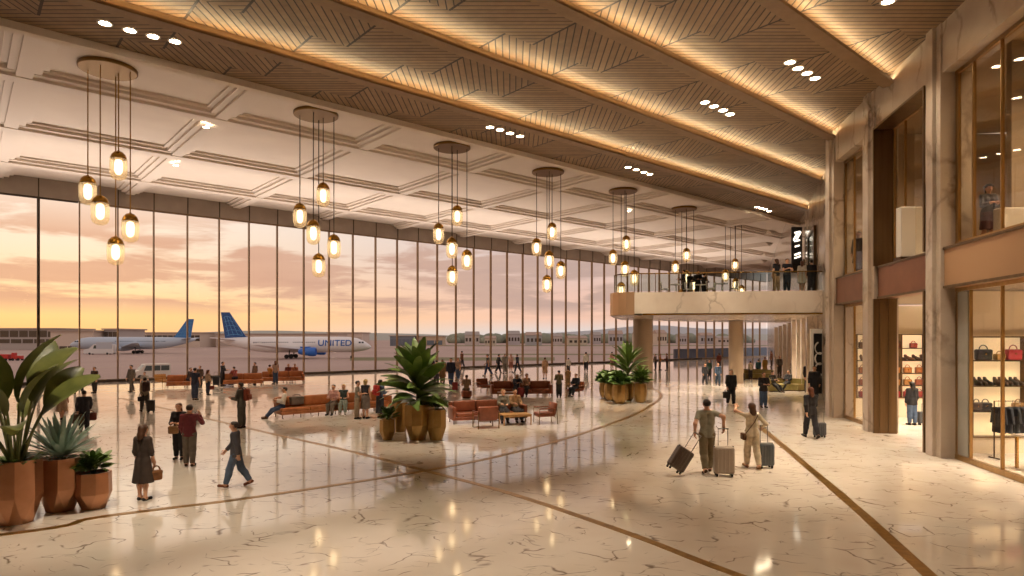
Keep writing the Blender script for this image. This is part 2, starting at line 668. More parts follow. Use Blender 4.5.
# white coffered ceiling
m = MB()
pw = (4.39 + .927 * Q_WIN) / .519
m.hexa([pq(P_LEFT, Q_EDGE), pq(P_LEFT, Q_WIN), pq(pw, Q_WIN), pq(p_end(Q_EDGE) + .5, Q_EDGE)], Z_WHITE, Z_WHITE + .4)
struct(m.build('ceiling', PLASTER))
m = MB()
x, y = pq((P_LEFT + p_end(Q_EDGE)) / 2, Q_EDGE)
m.cbox((x, y, (Z_WOOD + Z_WHITE) / 2 - .12), (p_end(Q_EDGE) - P_LEFT - .2, .3, Z_WHITE - Z_WOOD + .2), RZ_HALL)
struct(m.build('trim_4', PLASTER2))
ti = 5
RIBW = 7.0
for q in (26.6, 35.2, 44.0, 52.6):
    m = MB()
    pe = p_end(q) - .3
    for w, z0 in ((2.0, Z_WHITE - .12), (1.5, Z_WHITE - .28), (.8, Z_WHITE - .42)):
        x, y = pq((P_LEFT + pe) / 2, q)
        m.cbox((x, y, (z0 + Z_WHITE) / 2 - .002), (pe - P_LEFT - .2, w, Z_WHITE - z0), RZ_HALL)
    struct(m.build('trim_%d' % ti, PLASTER2))
    ti += 1
for k in range(-4, 13):
    p = 10.3 + 8.1 * k
    # where the cross rib meets the slanting end wall
    qs = Q_EDGE + .2
    if p > p_end(Q_EDGE) - 1:
        qs = (p * .519 - 4.39) / .927 + 1.2
    if qs > Q_WIN - 3:
        continue
    m = MB()
    for w, z0 in ((1.7, Z_WHITE - .10), (1.2, Z_WHITE - .25), (.6, Z_WHITE - .38)):
        x, y = pq(p, (qs + Q_WIN - .2) / 2)
        m.cbox((x, y, (z0 + Z_WHITE) / 2 - .003), (w, Q_WIN - .2 - qs, Z_WHITE - z0), RZ_HALL)
    struct(m.build('trim_%d' % ti, PLASTER2))
    ti += 1

# walls that close the hall outside the picture
m = MB()
m.hexa([pq(P_LEFT - .4, Q_BACK), pq(P_LEFT, Q_BACK), pq(P_LEFT, Q_WIN), pq(P_LEFT - .4, Q_WIN)], 0, Z_WHITE)
struct(m.build('wall_left', PLASTER))
m = MB()
m.hexa([pq(P_LEFT - .4, Q_BACK - .4), pq(P_LEFT - .4, Q_BACK), pq(-3.0, Q_BACK), pq(-3.0, Q_BACK - .4)], 0, Z_WOOD)
struct(m.build('wall_back', PLASTER))

# window wall: one window per bay
Z_GT = 13.7
pk = [7.0 + 2.5 * k for k in range(-14, 43)]
pk = [p for p in pk if p < p_end(Q_WIN) - .5] + [p_end(Q_WIN) - .2]
for i in range(len(pk) - 1):
    pa, pb = pk[i], pk[i + 1]
    if pb < P_LEFT + 1:
        continue
    wide = abs(pa - 4.5) < .1
    m = MB()
    w = .17 if wide else .085
    x, y = pq(pa, Q_WIN)
    m.cbox((x, y, Z_GT / 2 + .1), (w, .30, Z_GT - .2), RZ_HALL)
    x, y = pq((pa + pb) / 2, Q_WIN)
    m.cbox((x, y, .11), (pb - pa - w, .26, .22), RZ_HALL)
    m.cbox((x, y, Z_GT - .06), (pb - pa - w, .2, .12), RZ_HALL)
    fr = struct(m.build('window_%d' % (i + 1), MULL_D if wide or pa < 3 else MULL))  # darker colour on the left frames stands for their backlit shade
    m = MB()
    m.cbox((x, y, Z_GT / 2 + .05), (pb - pa - w, .02, Z_GT - .34), RZ_HALL)
    m.build('pane', GLASS, fr)
m = MB()
x, y = pq((P_LEFT + pk[-1]) / 2, Q_WIN)
m.cbox((x, y, (Z_GT + Z_WHITE) / 2), (pk[-1] - P_LEFT - .2, .28, Z_WHITE - Z_GT - .004), RZ_HALL, 0)
for p in pk[:-1]:
    if p > P_LEFT + 1:
        x, y = pq(p, Q_WIN - .16)
        m.cbox((x, y, (Z_GT + Z_WHITE) / 2), (.07, .06, Z_WHITE - Z_GT - .02), RZ_HALL, 1)
struct(m.build('trim_90', [BAND, MULL_D]))


# ------------------------------------------------------------------ right wall A (shops)
def W(y, t):
    return (8.95 + .175 * y + t * .985, y - t * .1724)


def wb(m, y0, y1, t0, t1, z0, z1, mi=0):
    m.hexa([W(y0, t0), W(y1, t0), W(y1, t1), W(y0, t1)], z0, z1, mi)


Z_F0, Z_F1, Z_WT = 4.8, 5.96, 10.9
for (y0, y1) in ((27.3, 28.4), (22.9, 24.0), (18.1, 19.0), (10.4, 11.6)):
    m = MB()
    wb(m, y0, y1, 0, .8, 0, Z_WOOD)
    wb(m, y0 + .28 * (y1 - y0), y1 - .28 * (y1 - y0), -.10, .0, 0, Z_WOOD)
    struct(m.build('pilaster', MARBLE))
m = MB()
wb(m, -13, 10.4, .05, .8, 0, Z_WOOD)
for (y0, y1) in ((11.6, 18.1), (19.0, 22.9), (24.0, 27.3)):
    wb(m, y0, y1, .05, .8, Z_WT, Z_WOOD)
struct(m.build('wall_right', MARBLE))
# fascias
for (y0, y1) in ((11.6, 18.1), (19.0, 22.82), (24.0, 27.3)):
    m = MB()
    wb(m, y0, y1, .10, .6, Z_F0, Z_F1)
    wb(m, y0, y1, .06, .12, Z_F0, Z_F0 + .07, 1)
    wb(m, y0, y1, .06, .12, Z_F1 - .06, Z_F1, 1)
    struct(m.build('trim_%d' % (70 + int(y0)), [BRONZE_P if y0 > 15 else M('lit_bronze_panel', 'b08a66', .4, .35), BRONZE]))  # near bay: lighter bronze, downlight brightness put into its colour
# bronze portal of the open middle bay
m = MB()
for z0, z1 in ((0, Z_F0 - .004), (Z_F1 + .004, Z_WT - .08)):
    wb(m, 22.82, 22.9, -.05, .72, z0, z1)
    wb(m, 19.0, 19.08, -.05, .72, z0, z1)
for k in range(2):                                   # vertical reeds in the far jamb
    wb(m, 22.80, 22.82, .14 + .3 * k, .16 + .3 * k, 0, Z_F0 - .01)
wb(m, 19.0, 22.9, -.05, .72, Z_WT - .08, Z_WT)
struct(m.build('portal_frame', BRONZE))


def shop_window(name, y0, y1, t, z0, z1, mull, glass, fw=.09, extra=None):
    m = MB()
    wb(m, y0, y1, t - .05, t + .07, z0, z0 + .14)
    wb(m, y0, y1, t - .05, t + .07, z1 - .1, z1)
    for y in [y0 + fw / 2, y1 - fw / 2] + list(mull):
        ww = fw if y in (y0 + fw / 2, y1 - fw / 2) else .035
        wb(m, y - ww / 2, y + ww / 2, t - .035, t + .045, z0 + .14, z1 - .1)
    f = struct(m.build(name, BRONZE_B))
    m = MB()
    wb(m, y0 + fw, y1 - fw, t, t + .02, z0 + .14, z1 - .1)
    m.build('pane', glass, f)
    return f


shop_window('window_101', 11.6, 18.1, .42, 0, Z_F0, [17.38, 15.93, 13.6], SHOPGLASS, .14)
shop_window('window_102', 11.6, 18.1, .42, Z_F1, Z_WT, [17.2, 15.93, 13.6], UPGLASS, .14)
shop_window('window_103', 19.08, 22.8, .62, Z_F1, Z_WT, [21.9], UPGLASS, .07)
shop_window('window_104', 24.0, 27.3, .45, 0, Z_F0, [26.2, 25.2], SHOPGLASS, .09)
shop_window('window_105', 24.0, 27.3, .45, Z_F1, Z_WT, [26.2, 25.2], UPGLASS, .09)
# grey stone panel beside the near shop window and cream panel in the far one
m = MB()
wb(m, 17.42, 17.94, .37, .44, .16, Z_F0 - .12)
struct(m.build('trim_60', MARBLE_G))
m = MB()
wb(m, 26.24, 27.1, .40, .46, .16, Z_F0 - .12)
struct(m.build('trim_61', MARBLE_W))

# shop rooms behind the wall
m = MB()
for (y0, y1) in ((10.4, 19.15), (19.35, 27.9)):
    wb(m, y0, y1, .62, 9.0, Z_F0 + .02, Z_F1 - .01)
struct(m.build('upper_floor', UPWALL))
m = MB()
wb(m, 9.5, 29, 9.0, 9.3, 0, Z_WOOD)
struct(m.build('wall_shop_back', SHOPWALL))
m = MB()
m.box(wallA(19.2) + .75, 23.5, 19.15, 19.35, 0, Z_F0)
struct(m.build('wall_shop_near', SHOPWALL))
m = MB()
m.box(wallA(28) + .3, 24.5, 27.9, 28.1, 0, Z_F0)
struct(m.build('wall_shop_far', SHOPWALL))
m = MB()
m.box(wallA(10.4) + .8, 21, 10.2, 10.4, 0, Z_WOOD)
struct(m.build('wall_shop_end', SHOPWALL))
m = MB()
m.box(wallA(28) + .3, 24.5, 27.9, 28.1, Z_F1, Z_WOOD)
struct(m.build('wall_upper_far', UPWALL))
m = MB()
m.box(wallA(19.2) + 2.6, 23.5, 19.1, 19.3, Z_F1, Z_WOOD)
struct(m.build('wall_upper_near', UPWALL))
m = MB()
wb(m, 9.5, 29, .82, 9.0, Z_WOOD, Z_WOOD + .3)
struct(m.build('ceiling', UPWALL))


def area(name, loc, size, energy, col=(1, .82, .6), rot=(0, 0, 0), sy=None, spread=180):
    L = bpy.data.lights.new(name, 'AREA')
    L.shape = 'RECTANGLE'
    L.size = size
    L.size_y = sy or size
    L.energy = energy
    L.color = col
    L.spread = math.radians(spread)
    o = bpy.data.objects.new(name, L)
    COL.objects.link(o)
    o.location = loc
    o.rotation_euler = rot
    return o


area('shop_ceiling_light', (17, 23.5, Z_F0 - .05), 5, 480, (1, .84, .64), spread=118)
area('shop_ceiling_light', (15.6, 15.2, Z_F0 - .05), 4.5, 520, (1, .84, .66), spread=118)
area('upper_shop_light', (16.8, 23.2, Z_WOOD - .1), 4, 620, (1, .80, .56), spread=118)
area('upper_shop_light', (15.5, 15.2, Z_WOOD - .1), 4, 620, (1, .80, .56), spread=118)

# ------------------------------------------------------------------ right wall B (beyond the corner)
m = MB()
m.hexa([(wallB(28.2), 28.2), (wallB(112), 112), (wallB(112) + .5, 112), (wallB(28.2) + .5, 28.2)], 0, Z_WHITE)
struct(m.build('wall_far_right', MARBLE))
ny, nx = -.34, .94                                  # inward normal of B is (-nx, -ny)


def WB(y, t):
    return (4.39 + .36 * y - t * .941, y + t * .339)


for k, y in enumerate((37.5, 41.0, 44.5, 49.0, 54, 60, 67, 76)):     # pale fins below the gallery
    m = MB()
    m.hexa([WB(y, 0), WB(y + .9, 0), WB(y + .9, .55), WB(y, .55)], 0, 4.68)
    struct(m.build('pilaster', MARBLE_W))
m = MB()
for y in (38.6, 42.1, 45.7, 50.3, 55.5):
    m.hexa([WB(y, -.0), WB(y + 1.9, 0), WB(y + 1.9, .06), WB(y, .06)], .1, 4.2)
struct(m.build('trim_62', BRONZE_D))
m = MB()
m.hexa([WB(38.2, 0), WB(41.6, 0), WB(41.6, .08), WB(38.2, .08)], 6.1, 9.9, 0)
m.hexa([WB(38.0, .0), WB(38.2, 0), WB(38.2, .15), WB(38.0, .15)], 6.02, 10.1, 1)
m.hexa([WB(41.6, .0), WB(41.8, 0), WB(41.8, .15), WB(41.6, .15)], 6.02, 10.1, 1)
m.hexa([WB(38.2, .0), WB(41.6, 0), WB(41.6, .15), WB(38.2, .15)], 9.9, 10.1, 1)
struct(m.build('window_106', [M('blue_shop_glass', '5d7a80', .12), BRONZE]))
m = MB()
m.hexa([WB(45.4, 0), WB(47.8, 0), WB(47.8, .05), WB(45.4, .05)], 6.02, 9.0)
struct(m.build('door_1', BRONZE_D))
# dark end windows under the gallery
# ------------------------------------------------------------------ gallery
gal = [(17.55, 35.0), (14.5, 35.35), (11.0, 35.9), (8.2, 36.4)]
for k in range(7):
    a = math.radians(-80 - 20 * k)
    gal.append((7.2 + 1.35 * math.cos(a), 37.75 + 1.35 * math.sin(a)))
gal += [(6.6, 41.5), (8.0, 46.5), (13.0, 50.0), (19.0, 53.5), (23.2, 54)]
ZB0, ZB1 = 4.7, 6.0
m = MB()
m.hexa(gal, ZB0, ZB1)
struct(m.build('gallery_slab', MARBLE_W))
front = gal[:10]
m = MB()
for i in range(len(front) - 1):                      # thin bronze lip along the edge
    a, b = Vector(front[i] + (0,)), Vector(front[i + 1] + (0,))
    dd = (b - a).normalized()
    nn = Vector((dd.y, -dd.x, 0))
    if nn.y > 0 and i < 4:
        nn = -nn
    m.hexa([tuple(p[:2]) for p in (a, b, b + nn * .05, a + nn * .05)], ZB0, ZB0 + .09)
struct(m.build('trim_63', BRASS))
# added band on the gallery nose, its copper tone standing for glare
m = MB()
nose = gal[5:12]
ins = [(7.2 + (x - 7.2) * 1.045, 37.75 + (y - 37.75) * 1.045) for x, y in nose]
m.hexa(nose + ins[::-1], ZB0 + .02, ZB1 + .02)
struct(m.build('trim_64', M('nose_glare', 'd0aa88', .3, .4)))
rail = thing('glass_balustrade', 'clear glass balustrade with slim bronze handrail along the gallery edge', 'balustrade', (12, 36, ZB1))
ro = Vector((12, 36, ZB1))
ins = []
for i, (x, y) in enumerate(gal[:12]):
    if i < 4:
        ins.append(Vector((x, y + .18, ZB1)))
    else:
        ins.append(Vector((7.2 + (x - 7.2) * .86, 37.75 + (y - 37.75) * .86, ZB1)))
m = MB()
m.tube([p - ro + Vector((0, 0, 1.08)) for p in ins], .035, 8)
m.build('handrail', BRASS_D, rail, smooth=True)
for i in range(len(ins) - 1):
    a, b = ins[i] - ro, ins[i + 1] - ro
    n = max(1, round((b - a).length / 1.75))
    for k in range(n):
        p, q_ = a.lerp(b, k / n), a.lerp(b, (k + 1) / n)
        d_ = (q_ - p)
        m = MB()
        c = (p + q_) / 2
        m.cbox((c.x, c.y, .55), (d_.length - .06, .016, .96), math.atan2(d_.y, d_.x))
        m.build('glass_panel', RAILGLASS, rail)
        m = MB()
        m.tube([p + Vector((0, 0, 0.0)), p + Vector((0, 0, 1.06))], .022, 6)
        m.build('post', BRASS_D, rail)
for (u, y, r) in ((643, 43.5, .68), (736, 48.0, .55)):
    m = MB()
    X = (u - 512) / F * y
    m.lathe([(r, 0), (r, .12), (r * .97, .14), (r * .97, ZB0 - .02)], 28, (X, y, 0))
    struct(m.build('column', M('champagne_column', '8c7a68', .4, .2), smooth=True))

for (x_, y_, e_) in ((11.5, 40, 110), (17, 42, 200), (19.5, 46.5, 200), (14, 46, 120)):  # added fill below the slab, no fittings modelled
    area('under_gallery_fill', (x_, y_, ZB0 - .02), 1.2, e_, (1, .82, .60), spread=110)
# blade sign on the upper wall + swirl sign under the gallery
sx, sy = WB(46.0, .45)
s_ = thing('blade_sign', 'dark vertical blade sign with white glyphs on the upper marble wall', 'sign', (sx, sy, 8.4))
m = MB()
m.rbox((0, 0, 1.35), (.75, .16, 3.3), .03)
m.build('board', BLACK, s_)
yy = -.1
for (x, z, w, h, r) in ((-.12, 2.3, .1, .62, -.5), (.1, 2.35, .1, .66, -.5), (0, 2.62, .42, .09, .25), (0, 2.0, .42, .09, .25), (0, 1.62, .34, .1, .3), (.03, 1.05, .46, .13, .35), (.03, .82, .46, .1, .35)):
    m = MB()
    ca, sa = math.cos(r), math.sin(r)
    pts = [(x + a * ca - b * sa, z + a * sa + b * ca) for a, b in ((-w / 2, -h / 2), (w / 2, -h / 2), (w / 2, h / 2), (-w / 2, h / 2))]
    m.add([(a, yy, b) for a, b in pts] + [(a, yy + .03, b) for a, b in pts], [(0, 1, 2, 3), (7, 6, 5, 4), (0, 4, 5, 1), (1, 5, 6, 2), (2, 6, 7, 3), (3, 7, 4, 0)])
    m.build('glyph', M('lit_sign_white', 'fff4e0', .5, emit=2.0), s_)
for z in (2.3, .4):
    m = MB()
    m.cbox((.55, .05, z), (.5, .06, .06))
    m.build('bracket', BRONZE_D, s_)

yb = 35.2
s_ = thing('poster_stand', 'white framed black display with white swirl lettering beside the corner pilaster', 'sign', (16.72, yb, 0))
m = MB()
m.rbox((0, 0, 1.95), (.62, .2, 3.9), .02)
m.build('frame', WHITE, s_)
m = MB()
m.rbox((0.05, -.06, 2.0), (.46, .12, 3.3), .01)
m.build('panel', BLACK, s_)
m = MB()
pts = []
for k in range(41):                                   # one looping brush stroke
    a_ = k / 40 * 2 * PI
    pts.append((.05 + .17 * math.sin(2 * a_ * 1.5), -.135, 1.25 + 1.75 * k / 40 + .16 * math.cos(3 * a_)))
m.tube(pts, [.02 + .025 * abs(math.sin(k * .35)) for k in range(41)], 6)
m.build('lettering', WHITE, s_)

# dark parapet on the terrace outside the far windows
m = MB()
m.hexa([pq(88, 61.0), pq(118, 61.0), pq(118, 61.4), pq(88, 61.4)], -1.9, 1.6)
struct(m.build('terrace_wall', M('slate_blue_parapet', '5a5a66', .7)))
# ================================================================== PEOPLE
def surface_nets(Fv, org, vox):
    S = Fv < 0
    nx, ny, nz = S.shape
    cnt = np.zeros((nx - 1, ny - 1, nz - 1), np.int8)
    for dx in (0, 1):
        for dy in (0, 1):
            for dz in (0, 1):
                cnt += S[dx:nx - 1 + dx, dy:ny - 1 + dy, dz:nz - 1 + dz]
    act = (cnt > 0) & (cnt < 8)
    I = np.argwhere(act)
    if len(I) == 0:
        return [], []
    idx = -np.ones(act.shape, np.int64)
    idx[act] = np.arange(len(I))
    pos = np.zeros((len(I), 3))
    num = np.zeros(len(I))
    cs = [(a, b, c) for a in (0, 1) for b in (0, 1) for c in (0, 1)]
    for a in cs:
        for ax in range(3):
            if a[ax]:
                continue
            b = list(a)
            b[ax] = 1
            fa = Fv[I[:, 0] + a[0], I[:, 1] + a[1], I[:, 2] + a[2]]
            fb = Fv[I[:, 0] + b[0], I[:, 1] + b[1], I[:, 2] + b[2]]
            cr = (fa < 0) != (fb < 0)
            t = np.where(cr, fa / np.where(cr, fa - fb, 1), 0)
            p = np.array(a, float)[None, :].repeat(len(I), 0)
            p[:, ax] += t
            pos += p * cr[:, None]
            num += cr
    pos = (I + pos / num[:, None]) * vox + org
    quads = []
    for ax in range(3):
        o = [(1, 2), (2, 0), (0, 1)][ax]
        sl0 = [slice(None)] * 3
        sl1 = [slice(None)] * 3
        sl0[ax] = slice(0, -1)
        sl1[ax] = slice(1, None)
        A, B = S[tuple(sl0)], S[tuple(sl1)]
        E = np.argwhere(A != B)
        E = E[(E[:, o[0]] > 0) & (E[:, o[1]] > 0) & (E[:, o[0]] < S.shape[o[0]] - 1) & (E[:, o[1]] < S.shape[o[1]] - 1)]
        if not len(E):
            continue

        def cell(d0, d1):
            c = E.copy()
            c[:, o[0]] -= d0
            c[:, o[1]] -= d1
            return idx[c[:, 0], c[:, 1], c[:, 2]]
        q = np.stack([cell(1, 1), cell(0, 1), cell(0, 0), cell(1, 0)], 1)
        flip = ~A[E[:, 0], E[:, 1], E[:, 2]]
        q[flip] = q[flip][:, ::-1]
        quads.append(q)
    q = np.concatenate(quads)
    q = q[(q >= 0).all(1)]
    return pos, q


def sdf_mesh(prims, vox, k=.03, cuts=()):
    """prims: (a, b, ra, rb, flat_a, flat_b); cuts: half spaces (point, normal) kept where (p-point).normal < 0"""
    lo = np.min([np.minimum(np.array(p[0]) - p[2], np.array(p[1]) - p[3]) for p in prims], 0) - vox * 2.5 - k * .3
    hi = np.max([np.maximum(np.array(p[0]) + p[2], np.array(p[1]) + p[3]) for p in prims], 0) + vox * 2.5 + k * .3
    n = np.ceil((hi - lo) / vox).astype(int) + 1
    gx, gy, gz = [lo[i] + np.arange(n[i]) * vox for i in range(3)]
    X, Y, Z = np.meshgrid(gx, gy, gz, indexing='ij')
    X, Y, Z = X.astype(np.float32), Y.astype(np.float32), Z.astype(np.float32)
    Fv = None
    for pr in prims:
        a, b, ra, rb = np.array(pr[0], float), np.array(pr[1], float), pr[2], pr[3]
        ab = b - a
        L2 = float(ab @ ab)
        px, py, pz = X - a[0], Y - a[1], Z - a[2]
        if L2 < 1e-9:
            d = np.sqrt(px * px + py * py + pz * pz) - ra
        else:
            tr = (px * ab[0] + py * ab[1] + pz * ab[2]) / L2
            t = np.clip(tr, 0, 1)
            qx, qy, qz = px - t * ab[0], py - t * ab[1], pz - t * ab[2]
            d = np.sqrt(qx * qx + qy * qy + qz * qz) - (ra + (rb - ra) * t)
            L = math.sqrt(L2)
            if len(pr) > 4 and pr[4]:
                d = np.maximum(d, -tr * L)
            if len(pr) > 5 and pr[5]:
                d = np.maximum(d, (tr - 1) * L)
        if Fv is None:
            Fv = d
        else:
            h = np.maximum(k - np.abs(Fv - d), 0) / k
            Fv = np.minimum(Fv, d) - h * h * k * .25
    for pt, nr in cuts:
        Fv = np.maximum(Fv, (X - pt[0]) * nr[0] + (Y - pt[1]) * nr[1] + (Z - pt[2]) * nr[2])
    return surface_nets(Fv, lo, vox)


def np_mesh(name, pos, quads, mat, parent, extra=None):
    m = MB()
    m.add([tuple(p) for p in pos], [tuple(int(i) for i in q) for q in quads], 0)
    mats = [mat]
    if extra:
        for vs, fs, mt in extra:
            if mt not in mats:
                mats.append(mt)
            m.add(vs, fs, mats.index(mt))
    return m.build(name, mats, parent, smooth=True, ang=None)


SKINS = {'l': M('light_skin', 'd6a284', .5), 'm': M('tan_skin', 'b98562', .5), 'd': M('brown_skin', '7a4c34', .5)}
EYE = M('dark_eye', '1a1210', .3)
LIP = M('lip', '9a5548', .5)
HAIRS = {'black': M('black_hair', '1a1412', .5), 'brown': M('brown_hair', '4f301c', .5), 'auburn': M('auburn_hair', '5a2e18', .5),
         'blonde': M('blonde_hair', 'b99a66', .5), 'dark': M('dark_brown_hair', '2a1a12', .5), 'grey': M('grey_hair', '8a8580', .5)}


def cloth(hexc):
    nm = 'cloth_' + hexc
    if nm in MATS:
        return MATS[nm]
    r = [int(hexc[i:i + 2], 16) for i in (0, 2, 4)]
    d = ''.join('%02x' % max(0, int(c * .85)) for c in r)
    return mat_noise(nm, d, hexc, 9, .8, det=3)


POSE = {
    'walk': dict(L=(19, 5, 0), R=(-15, 18, 20), aL=(-20, 8, 14), aR=(22, 8, 20), lean=3),
    'walk2': dict(L=(-18, 20, 22), R=(22, 5, 0), aL=(20, 8, 18), aR=(-18, 8, 12), lean=3),
    'step': dict(L=(12, 4, 0), R=(-10, 14, 10), aL=(-6, 8, 12), aR=(10, 8, 14), lean=1),
    'stand': dict(L=(2, 2, 0), R=(-2, 2, 0), aL=(2, 9, 12), aR=(4, 9, 16), lean=0),
    'phone': dict(L=(2, 2, 0), R=(-2, 2, 0), aL=(4, 10, 20), aR=(38, 22, 128), lean=0, ain=20),
    'hold': dict(L=(2, 2, 0), R=(-2, 2, 0), aL=(18, 8, 75), aR=(18, 8, 80), lean=2, ain=28),
    'cross': dict(L=(2, 2, 0), R=(-2, 2, 0), aL=(24, 10, 80), aR=(26, 10, 84), lean=0, ain=55),
    'hip': dict(L=(2, 2, 0), R=(-2, 2, 0), aL=(2, 9, 12), aR=(-14, 34, 70), lean=0, ain=40),
    'sit': dict(L=(84, 80, 0), R=(82, 84, 0), aL=(24, 10, 60), aR=(28, 10, 64), lean=-3, ain=24, seat=1),
    'lounge': dict(L=(72, 40, 0), R=(68, 30, 0), aL=(24, 10, 60), aR=(28, 10, 70), lean=-12, ain=24, seat=1),
    'sitfwd': dict(L=(84, 84, 0), R=(82, 80, 0), aL=(40, 10, 50), aR=(44, 10, 56), lean=16, ain=24, seat=1),
}
PEOPLE = []


def person(u, v, hpx, face, pose, top, bot, hair, label, fem=0, skin='l', shoes='241a16', group=None, y=None, z0=0.0,
           h=None, ik=None, head=(0, 0), seat_h=.46, name='person', xy=None, hat=None):
    """face: heading in degrees, 0 looks away from the camera, 90 to the left, 180 at the camera"""
    if xy:
        X, Y = xy
    elif y is None:
        X, Y = gp(u, v)
    else:
        X, Y = (u - 512) / F * y, y
    P = dict(POSE[pose]) if isinstance(pose, str) else dict(POSE['stand'], **pose)
    seated = P.get('seat')
    if h is None:
        h = hpx * Y / F
        if seated:
            h = 1.7
    h = min(max(h, 1.40), 2.05)
    vox = min(max(.52 * Y / F, .0115), .026)
    root = thing(name, label, 'person', (X, Y, z0), math.radians(face), group)
    # ---- joints
    sw, hw = (.093 if fem else .108) * h, .05 * h

    def leg(side, sp):
        s_, kn, ft = [math.radians(a) for a in sp]
        hj = Vector((side * hw, 0, 0))
        tw = .06 if seated else .012
        th = Vector((side * tw, math.sin(s_), -math.cos(s_))).normalized()
        kj = hj + th * .245 * h
        sh = Vector((side * .0, math.sin(s_ - kn), -math.cos(s_ - kn)))
        aj = kj + sh * .235 * h
        fa = -ft + (math.radians(8) if s_ > .15 and not seated else 0)
        fd = Vector((side * .12, math.cos(fa), math.sin(fa))).normalized()
        fu = Vector((0, -math.sin(fa), math.cos(fa)))
        toe = aj + fd * .095 * h - fu * .026 * h
        heel = aj - fd * .028 * h - fu * .022 * h
        return [hj, kj, aj, toe, heel]
    LL, RL = leg(-1, P['L']), leg(1, P['R'])
    low = min(LL[3].z, LL[4].z, RL[3].z, RL[4].z) - .0175 * h
    hz = -low if not seated else seat_h - z0 * 0 + .055 * h
    hip = Vector((0, 0, hz))
    for l in (LL, RL):
        for i in range(5):
            l[i] = l[i] + hip
        if seated and l[3].z < .02 * h:
            dz = .018 * h - min(l[3].z, l[4].z)
            for i in (2, 3, 4):
                l[i] = l[i] + Vector((0, .02, dz))
    ln = math.radians(P['lean'])
    up = Vector((0, math.sin(ln), math.cos(ln)))
    fw = Vector((0, math.cos(ln), -math.sin(ln)))
    chest, shc, nk = hip + up * .20 * h, hip + up * .295 * h, hip + up * .33 * h
    hd = nk + Vector((0, .012 * h, .088 * h))
    ain = math.radians(P.get('ain', 6))

    def arm(side, sp):
        s_, ab, el = [math.radians(a) for a in sp]
        sj = shc + Vector((side * sw, -.005 * h, 0))
        ud = Vector((side * math.sin(ab), math.sin(s_) * math.cos(ab), -math.cos(s_) * math.cos(ab)))
        ej = sj + ud * .172 * h
        ln_ = .145 * h
        w = s_ + el
        fd = Vector((-side * math.sin(ain) * min(1, el), math.sin(w), -math.cos(w))).normalized()
        wj = ej + fd * ln_
        return [sj, ej, wj, fd]
    LA, RA = arm(-1, P['aL']), arm(1, P['aR'])
    if ik:
        inv = Matrix.Rotation(-math.radians(face), 3, 'Z')
        for side, tgt in ik.items():
            A = LA if side == 'L' else RA
            sg = -1 if side == 'L' else 1
            T = inv @ (Vector(tgt) - Vector((X, Y, z0)))
            sj = A[0]
            l1, l2 = .172 * h, .145 * h + .045 * h
            dv = T - sj
            dd = min(dv.length, (l1 + l2) * .995)
            u_ = dv.normalized()
            ca = (l1 * l1 + dd * dd - l2 * l2) / (2 * l1 * dd)
            pole = Vector((sg * .5, -.9, -.3))
            pole = (pole - u_ * pole.dot(u_)).normalized()
            ej = sj + u_ * l1 * ca + pole * l1 * math.sqrt(max(0, 1 - ca * ca))
            fd = (sj + u_ * dd - ej).normalized()
            A[1], A[2], A[3] = ej, ej + fd * .145 * h, fd
    # ---- body primitives
    R = h * (.96 if fem else 1.0)
    hy = math.radians(head[0])
    hf = Vector((-math.sin(hy), math.cos(hy), -math.sin(math.radians(head[1]))))
    hs = Vector((hf.y, -hf.x, 0)).normalized()
    HZ = Vector((0, 0, 1))
    torso = []
    for sx in (-1, 1):
        ox = Vector((sx, 0, 0))
        torso += [(shc + ox * sw * .52 - up * .02 * h, chest + ox * sw * .42 - up * .03 * h, .046 * R, .047 * R),
                  (chest + ox * sw * .42 - up * .03 * h, hip + up * .09 * h + ox * .030 * h, .047 * R, (.042 if fem else .047) * R),
                  (hip + up * .09 * h + ox * .030 * h, hip + ox * .042 * h, (.042 if fem else .047) * R, .056 * R),
                  (nk - up * .01 * h, shc + ox * sw * .9, .033 * R, .036 * R)]
        if fem:
            c = chest + up * .03 * h + ox * .038 * h + fw * .035 * h
            torso.append((c, c, .036 * h, .036 * h))
    legs = []
    for l in (LL, RL):
        legs += [(l[0], l[1], .056 * R, .036 * R), (l[1], l[1].lerp(l[2], .35) - Vector((0, .006 * h, 0)), .035 * R, .034 * R),
                 (l[1].lerp(l[2], .35) - Vector((0, .006 * h, 0)), l[2], .034 * R, .021 * R)]
    feet = []
    for l in (LL, RL):
        feet += [(l[4], l[3], .0175 * h, .0165 * h), (l[2], l[4].lerp(l[3], .35), .024 * h, .019 * h)]
    arms, hands, fing = [], [], []
    for A, sg in ((LA, -1), (RA, 1)):
        arms += [(A[0], A[1], .030 * R, .025 * R), (A[1], A[2], .0245 * R, .0165 * R)]
        fd = A[3]
        ax = Vector((0, 1, 0)) if abs(fd.y) < .8 else Vector((1, 0, 0))
        wd = (ax - fd * ax.dot(fd)).normalized()              # across the palm
        pn = fd.cross(wd)
        for o_ in (-.010, .010):
            hands.append((A[2] + wd * o_ * h * .6, A[2] + fd * .05 * h + wd * o_ * h, .0125 * h, .0115 * h))
        inn = pn if pn.x * sg < 0 else -pn
        for j, (o_, fl) in enumerate(((-.019, .036), (-.0065, .044), (.0065, .047), (.019, .042))):
            b0 = A[2] + fd * .052 * h + wd * o_ * h
            b1 = b0 + (fd * .9 + inn * .35).normalized() * fl * .5 * h
            b2 = b1 + (fd * .55 + inn * .8).normalized() * fl * .5 * h
            fing.append(([b0 - fd * .008 * h, b1, b2], [.0062 * h, .0056 * h, .0044 * h]))
        t0 = A[2] + fd * .018 * h + wd * .018 * h
        t1 = t0 + (fd * .6 + wd * .7 + inn * .2).normalized() * .026 * h
        t2 = t1 + (fd * .9 + wd * .1 + inn * .35).normalized() * .022 * h
